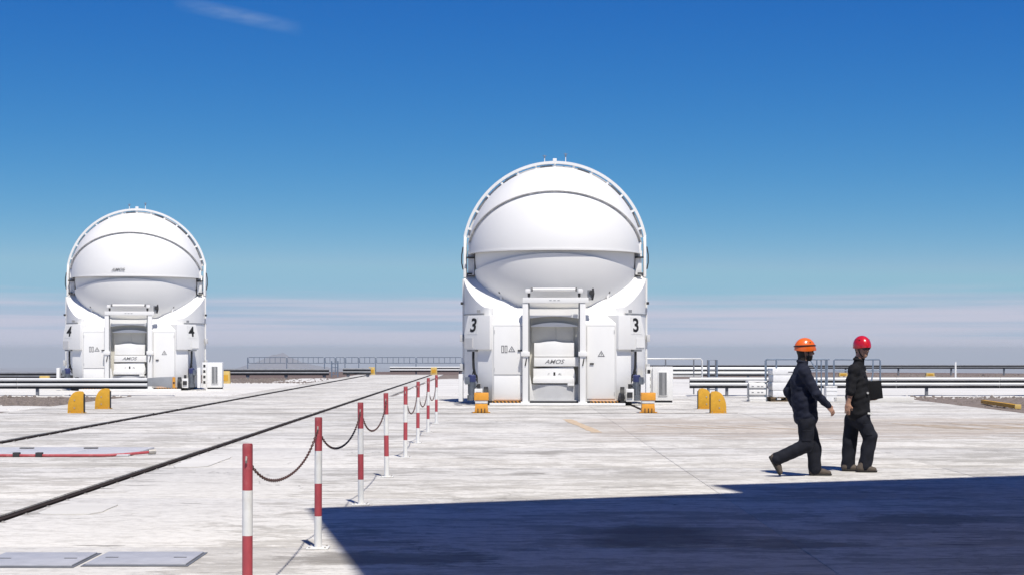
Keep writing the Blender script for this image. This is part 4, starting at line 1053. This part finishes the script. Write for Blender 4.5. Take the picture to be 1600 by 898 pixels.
def shoe(par, heel, toe, up):
    heel, toe, up = (np.array(q, float) for q in (heel, toe, up)); d = toe - heel; ln = np.linalg.norm(d); d /= ln; up = up - d * (up @ d); up /= np.linalg.norm(up); s_ = np.cross(d, up)
    Mx = np.stack([d, s_, up], 1)
    def fn(P):
        p = (P - heel) @ Mx
        D = rc(p, (.045, 0, .05), (ln * .60, 0, .045), .05, .043, .85); D = smin(D, rc(p, (ln * .6, 0, .042), (ln - .045, .005, .034), .044, .036, 1.1), .03)
        D = smin(D, rc(p, (.06, 0, .06), (.075, 0, .10), .046, .044), .03)
        return np.maximum(D, -(p[..., 2] - .012))
    def sole(P):
        p = (P - heel) @ Mx; D = rc(p, (.047, 0, .03), (ln - .047, .004, .03), .052, .050, 1.0)
        return np.maximum(np.maximum(D, p[..., 2] - .026), -p[..., 2])
    js = [heel, toe, heel + up * .16, toe + up * .1]; lo, hi = bounds(js, .08)
    o = sdf_obj('shoe', [nets(fn, lo, hi, .008)], 'shoe', par); sdf_obj('sole', [nets(sole, lo, hi, .008)], 'sole', o); return o

def person(label, loc, J, cloth, sleeve_long, yaw_head, helm, helm_band, dark_jaw=True):
    """J: joints in metres, local, x forward, y away from the camera, z up"""
    t = None
    def jk(P):
        D = rc(P, J['pelvis'], J['waist'], J['r_pel'], J['r_waist'], J['ky']); D = smin(D, rc(P, J['waist'], J['chest'], J['r_waist'], J['r_chest'], J['ky']), .06)
        D = smin(D, rc(P, J['shN'], J['shF'], .075, .075), .07); D = smin(D, rc(P, J['chest'], J['neck'], .10, .068), .05)
        for s in 'NF':
            e = J['el' + s]; D = smin(D, rc(P, J['sh' + s], e, .072, .060), .035)
            wv = np.array(J['wr' + s]); ev = np.array(e)
            if sleeve_long: D = smin(D, rc(P, e, ev + (wv - ev) * .97, .060, .044), .02)
            else: D = smin(D, rc(P, e, ev + (wv - ev) * .06, .060, .060), .02)
        D = D + wrinkle(P, .0042, 1.7)
        D = np.maximum(D, J['hem'] - P[..., 2] if sleeve_long else np.where((P[..., 2] < J['hem']) & (np.abs(P[..., 0] - J['pelvis'][0]) < .3), J['hem'] - P[..., 2], D))
        return D
    def tr(P):
        D = rc(P, J['hipN'], J['hipF'], .098, .098)
        D = smin(D, rc(P, J['pelvis'], (np.array(J['pelvis']) + np.array(J['waist'])) / 2, J['r_pel'] - .012, J['r_waist'] - .012, J['ky']), .05)
        for s in 'NF':
            D = smin(D, rc(P, J['hip' + s], J['kn' + s], *J['rl'][:2]), .03); D = smin(D, rc(P, J['kn' + s], J['an' + s], J['rl'][1], J['rl'][2]), .025)
        return D + wrinkle(P, .0045, .8)
    def bd(P):
        D = rc(P, J['pelvis'], J['chest'], .10, .11, J['ky']); D = smin(D, rc(P, J['shN'], J['shF'], .05, .05), .05); D = smin(D, rc(P, J['chest'], J['neck'], .07, .055), .04)
        D = smin(D, rc(P, J['neck'], np.array(J['head']) + np.array([-.02, 0, -.05]), .055, .056), .03)
        for s in 'NF':
            D = smin(D, rc(P, J['sh' + s], J['el' + s], .048, .042), .03); D = smin(D, rc(P, J['el' + s], J['wr' + s], .042, .028), .02)
            D = smin(D, rc(P, J['hip' + s], J['kn' + s], .08, .055), .03); D = smin(D, rc(P, J['kn' + s], J['an' + s], .055, .04), .02)
        return D
    allj = [J[k] for k in J if isinstance(J[k], (tuple, list)) and len(J[k]) == 3 and k != 'rl' and not isinstance(J[k][0], tuple)]
    lo, hi = bounds(allj, .2)
    hf, W, Rm, hc = head_fn(J['head'], yaw_head, J.get('pitch', 0))
    hlo, hhi = hc - np.array([.16, .16, .2]), hc + np.array([.16, .16, .16])
    parts = [nets(bd, lo, hi, .011), nets(hf, hlo, hhi, .0055)]
    for s in 'NF':
        if J.get('hand' + s): parts.append(hand_parts(J['wr' + s], *J['hand' + s]))
    t = sdf_obj('person', parts, 'skin', None); t.location = loc; tag(t, label, 'person', 'men walking in dark clothes')
    sdf_obj('jacket' if sleeve_long else 'shirt', [nets(jk, lo, hi, .010)], cloth, t)
    sdf_obj('trousers', [nets(tr, lo, hi, .010)], 'trouser', t)
    for s in 'NF': shoe(t, *J['foot' + s])
    pc = np.array(J['hipN']) * .45 + np.array(J['knN']) * .55
    def pocket(P):
        q = P - pc; bx_ = np.max(np.abs(q - np.array([-.01, -.07, 0])) - np.array([.062, .09, .075]), -1); return np.maximum(tr(P) - .009, bx_)
    sdf_obj('pocket', [nets(pocket, pc - .22, pc + .22, .007)], 'trouser', t)
    # collar
    cn = np.array(J['neck']); MB().tube([cn + np.array([.056 * math.cos(a_) - .008, .060 * math.sin(a_), -.004 - .012 * math.cos(a_)]) for a_ in np.linspace(0, 2 * math.pi, 17)], .020, 8).build('collar', cloth, t, smooth=True)
    hp = W((-.004, 0, .046)); helmet(t, Vector(hp), yaw_head, helm, J.get('tilt', 0), helm_band)
    # hair under the helmet rim
    def hair(P):
        p = (P - hc) @ Rm; d = np.minimum(ell(p, (-.012, 0, .02), (.103, .083, .112)), hf(P) - .005); return np.maximum(np.maximum(d, p[..., 0] + .022 + .3 * (p[..., 2] + .03)), -(p[..., 2] + .15))
    sdf_obj('hair', [nets(hair, hlo, hhi, .008)], 'hair', t)
    def jaw_layer(P):  # dark layer over the lower face
        p = (P - hc) @ Rm; d = hf(P) - .004; return np.maximum(np.maximum(d, p[..., 2] + .050), np.maximum(-(p[..., 0] - .0), -(p[..., 2] + .125)))
    if dark_jaw: sdf_obj('jaw_layer', [nets(jaw_layer, hlo, hhi, .0055)], 'hair', t)
    # dark glasses
    g = MB()
    for s in (-1, 1):
        c = W((.097, s * .032, .008)); pts = []
        for k in range(10):
            a_ = 2 * math.pi * k / 10; pts.append(W((.099 - .18 * abs(s * .032 + .026 * math.cos(a_)) ** 1.3, s * .032 + .026 * math.cos(a_), .006 + .018 * math.sin(a_))))
        nrm = Rm @ np.array([1, 0, 0]); vs = [Vector(q) for q in pts] + [Vector(q + nrm * .005) for q in pts]
        g.add(vs, [tuple(range(10))[::-1], tuple(range(10, 20))] + [(i, (i + 1) % 10, 10 + (i + 1) % 10, 10 + i) for i in range(10)])
        g.tube([W((.088, s * .058, .012)), W((.04, s * .08, .014)), W((-.01, s * .084, .006))], .004, 6)
    g.tube([W((.101, -.01, .012)), W((.101, .01, .012))], .004, 6)
    g.build('sunglasses', 'lens', t)
    for s in (-1, 1): tube('chin_strap', 'black', t, [W((.03, s * .088, .02)), W((.03, s * .078, -.04)), W((.045, s * .05, -.09)), W((.055, 0, -.118))], .007, 6)
    return t

def mk(S, cx, gy):
    return lambda px, py, y: ((px - cx) / S, y, (gy - py) / S)
j = mk(119.6, 1258, 743)
J1 = dict(pelvis=j(1260, 650, 0), waist=j(1257, 625, 0), chest=j(1254, 597, 0), neck=j(1255, 564, 0), head=j(1259, 548.5, 0),
          r_pel=.158, r_waist=.152, r_chest=.152, ky=1.2, hem=(743 - 662) / 119.6,
          shN=j(1254, 579, -.18), elN=j(1271, 614, -.25), wrN=j(1290, 632, -.22), shF=j(1255, 579, .18), elF=j(1237, 611, .25), wrF=j(1250, 640, .24),
          hipN=j(1259, 660, -.085), knN=j(1258, 694, -.095), anN=j(1213, 715, -.10), hipF=j(1264, 660, .085), knF=j(1275, 700, .09), anF=j(1276, 732, .09),
          rl=(.108, .092, .084),
          handN=((.55, 0, -.8), (-.5, .8, -.2), (.7, -.1, .4)), handF=((.3, 0, -.95), (.2, -.9, 0), (1, 0, 0)),
          footN=(j(1200, 714, -.10), j(1216, 743.5, -.10), (-.9, 0, -.25)), footF=(j(1267, 743, .09), j(1303, 743, .09), (0, 0, 1)), tilt=R(4))
J1['footN'] = (j(1199.5, 712, -.10), j(1216.5, 742, -.10), (.9, 0, .5))
P1 = (467 * 20.9 / F, 20.94, 0)
person('man in orange helmet and navy jacket walking to the right', P1, J1, 'navy', True, 0.0, 'hel_o', True)
j = mk(115.2, 1342, 737)
J2 = dict(pelvis=j(1342, 645, 0), waist=j(1341, 620, 0), chest=j(1340, 596, 0), neck=j(1343, 562, -.01), head=j(1347.5, 545.5, -.02),
          r_pel=.160, r_waist=.148, r_chest=.148, ky=1.25, hem=(737 - 660) / 115.2,
          shN=j(1331, 578, -.17), elN=j(1325, 611, -.22), wrN=j(1321, 631, -.21), shF=j(1349, 578, .16), elF=j(1353, 614, .19), wrF=j(1361, 623, .07),
          hipN=j(1346, 657, -.085), knN=j(1358, 682, -.10), anN=j(1350, 727, -.10), hipF=j(1335, 657, .085), knF=j(1331, 692, .09), anF=j(1328, 730, .09),
          rl=(.106, .096, .090),
          handN=((-.12, 0, -1), (.35, .9, 0), (.9, -.3, 0)), handF=((.75, -.5, -.1), (-.1, -.2, .97), (.4, -.8, .1)),
          footN=(j(1336, 737, -.12), j(1368, 737, -.15), (0, 0, 1)), footF=(j(1318, 737, .07), j(1346, 736.5, .02), (0, 0, 1)), tilt=R(2))
P2 = (551 * 21.7 / F, 21.74, 0)
man2 = person('man in red helmet and black shirt carrying a black folder', P2, J2, 'blackcloth', False, R(-62), 'hel_r', False, dark_jaw=False)
o = MB().box(-.03, .03, -.012, .0, -.012, .012, Matrix.Translation((.115, -.185, .795)) @ Matrix.Rotation(R(8), 4, 'Y')).build('pocket_tag', 'postwhite', man2)
o = MB().tube([(.085, -.175, 1.07), (.088, -.195, 1.07)], .014, 12).build('badge', 'ltgrey', man2)
o = MB().tube([(.07, -.165, 1.36), (.073, -.185, 1.36)], .012, 12).build('shirt_badge', 'ltgrey', man2)
# folder held under the arm
fo = thing('folder', 'black folder held at the waist by the man in red helmet', 'folder', (P2[0] + .235, P2[1] - .02, 0), R(-14))
qz = lambda py: (737 - py) / 115.2
cv = [(-.13, qz(596)), (.07, qz(594.5)), (.095, qz(622)), (-.13, qz(627))]
MB().prism(cv, -.030, -.022, 'y').build('front_cover', 'blackcloth', fo, bev=.002); MB().prism(cv, .012, .02, 'y').build('back_cover', 'blackcloth', fo, bev=.002)
MB().prism([(a * .95, qz(611) + (b - qz(611)) * .94) for a, b in cv], -.021, .011, 'y').build('paper_block', 'print', fo)

# ------------------------------------------------------------------ unseen canopy added to throw the shade, block sky and bounce warm light
H1, H2 = 7.4, 9.4
t = thing('unseen_shade_caster', 'unseen canopy beside the camera, added to cast and tone the foreground shade', 'light blocker')
def casterpt(gx, gy, h): return Vector((gx - SH[0] * h, gy - SH[1] * h))
P0, Pm = casterpt(-2.08, 16.7, H1), casterpt(2.89, 18.58, H1)
Q0, Q1 = casterpt(2.49, 19.55, H2), casterpt(6.81, 21.05, H2)
f1 = (Pm - P0).normalized(); f2 = (Q1 - Q0).normalized(); back = Vector((.20, -1)).normalized()
MB().prism([tuple(P0), tuple(Pm), tuple(Pm + back * 38), tuple(P0 + back * 38)], H1 - .4, H1).build('low_blocker', 'bounce_surface', t)
MB().prism([tuple(Q0), tuple(Q0 + f2 * 30), tuple(Q0 + f2 * 30 + back * 40), tuple(Q0 + back * 40)], H2 - .4, H2).build('high_blocker', 'bounce_surface', t)
MB().prism([tuple(Q0 - f2 * .0), tuple(Q0 + f2 * .2), tuple(Q0 + f2 * .2 + back * 38), tuple(Q0 + back * 38)], H1 + .003, H2 - .403).build('blocker_step', 'bounce_surface', t)
for d_ in (3, 14, 25, 36):
    for o_ in (9, 19, 29):
        c = Q0 + f2 * o_ + back * d_; MB().box(c.x - .18, c.x + .18, c.y - .18, c.y + .18, -.1, H2 - .403).build('blocker_column', 'galvpost', t)
for d_ in (26, 36):
    c = P0 + f1 * 2 + back * d_; MB().box(c.x - .18, c.x + .18, c.y - .18, c.y + .18, -.1, H1 - .403).build('blocker_column', 'galvpost', t)
c0 = Q0 + back * 39; c1 = c0 + f2 * 29.5
MB().prism([tuple(c0), tuple(c1), tuple(c1 + back * .3), tuple(c0 + back * .3)], -.1, H2 - .403).build('blocker_back_wall', 'bounce_surface', t)

# ------------------------------------------------------------------ haze over the desert
hz = MB().box(-41000, 41000, -41000, 41100, -460, 40).build('haze', None); hz['kind'] = 'stuff'
m = bpy.data.materials.new('haze_air'); m.use_nodes = True; m.node_tree.nodes.clear()
pv = m.node_tree.nodes.new('ShaderNodeVolumePrincipled'); pv.inputs['Color'].default_value = (.90, .95, .98, 1); pv.inputs['Density'].default_value = 7e-5
pv.inputs['Anisotropy'].default_value = 0
om = m.node_tree.nodes.new('ShaderNodeOutputMaterial'); m.node_tree.links.new(pv.outputs[0], om.inputs['Volume'])
hz.data.materials.append(m)
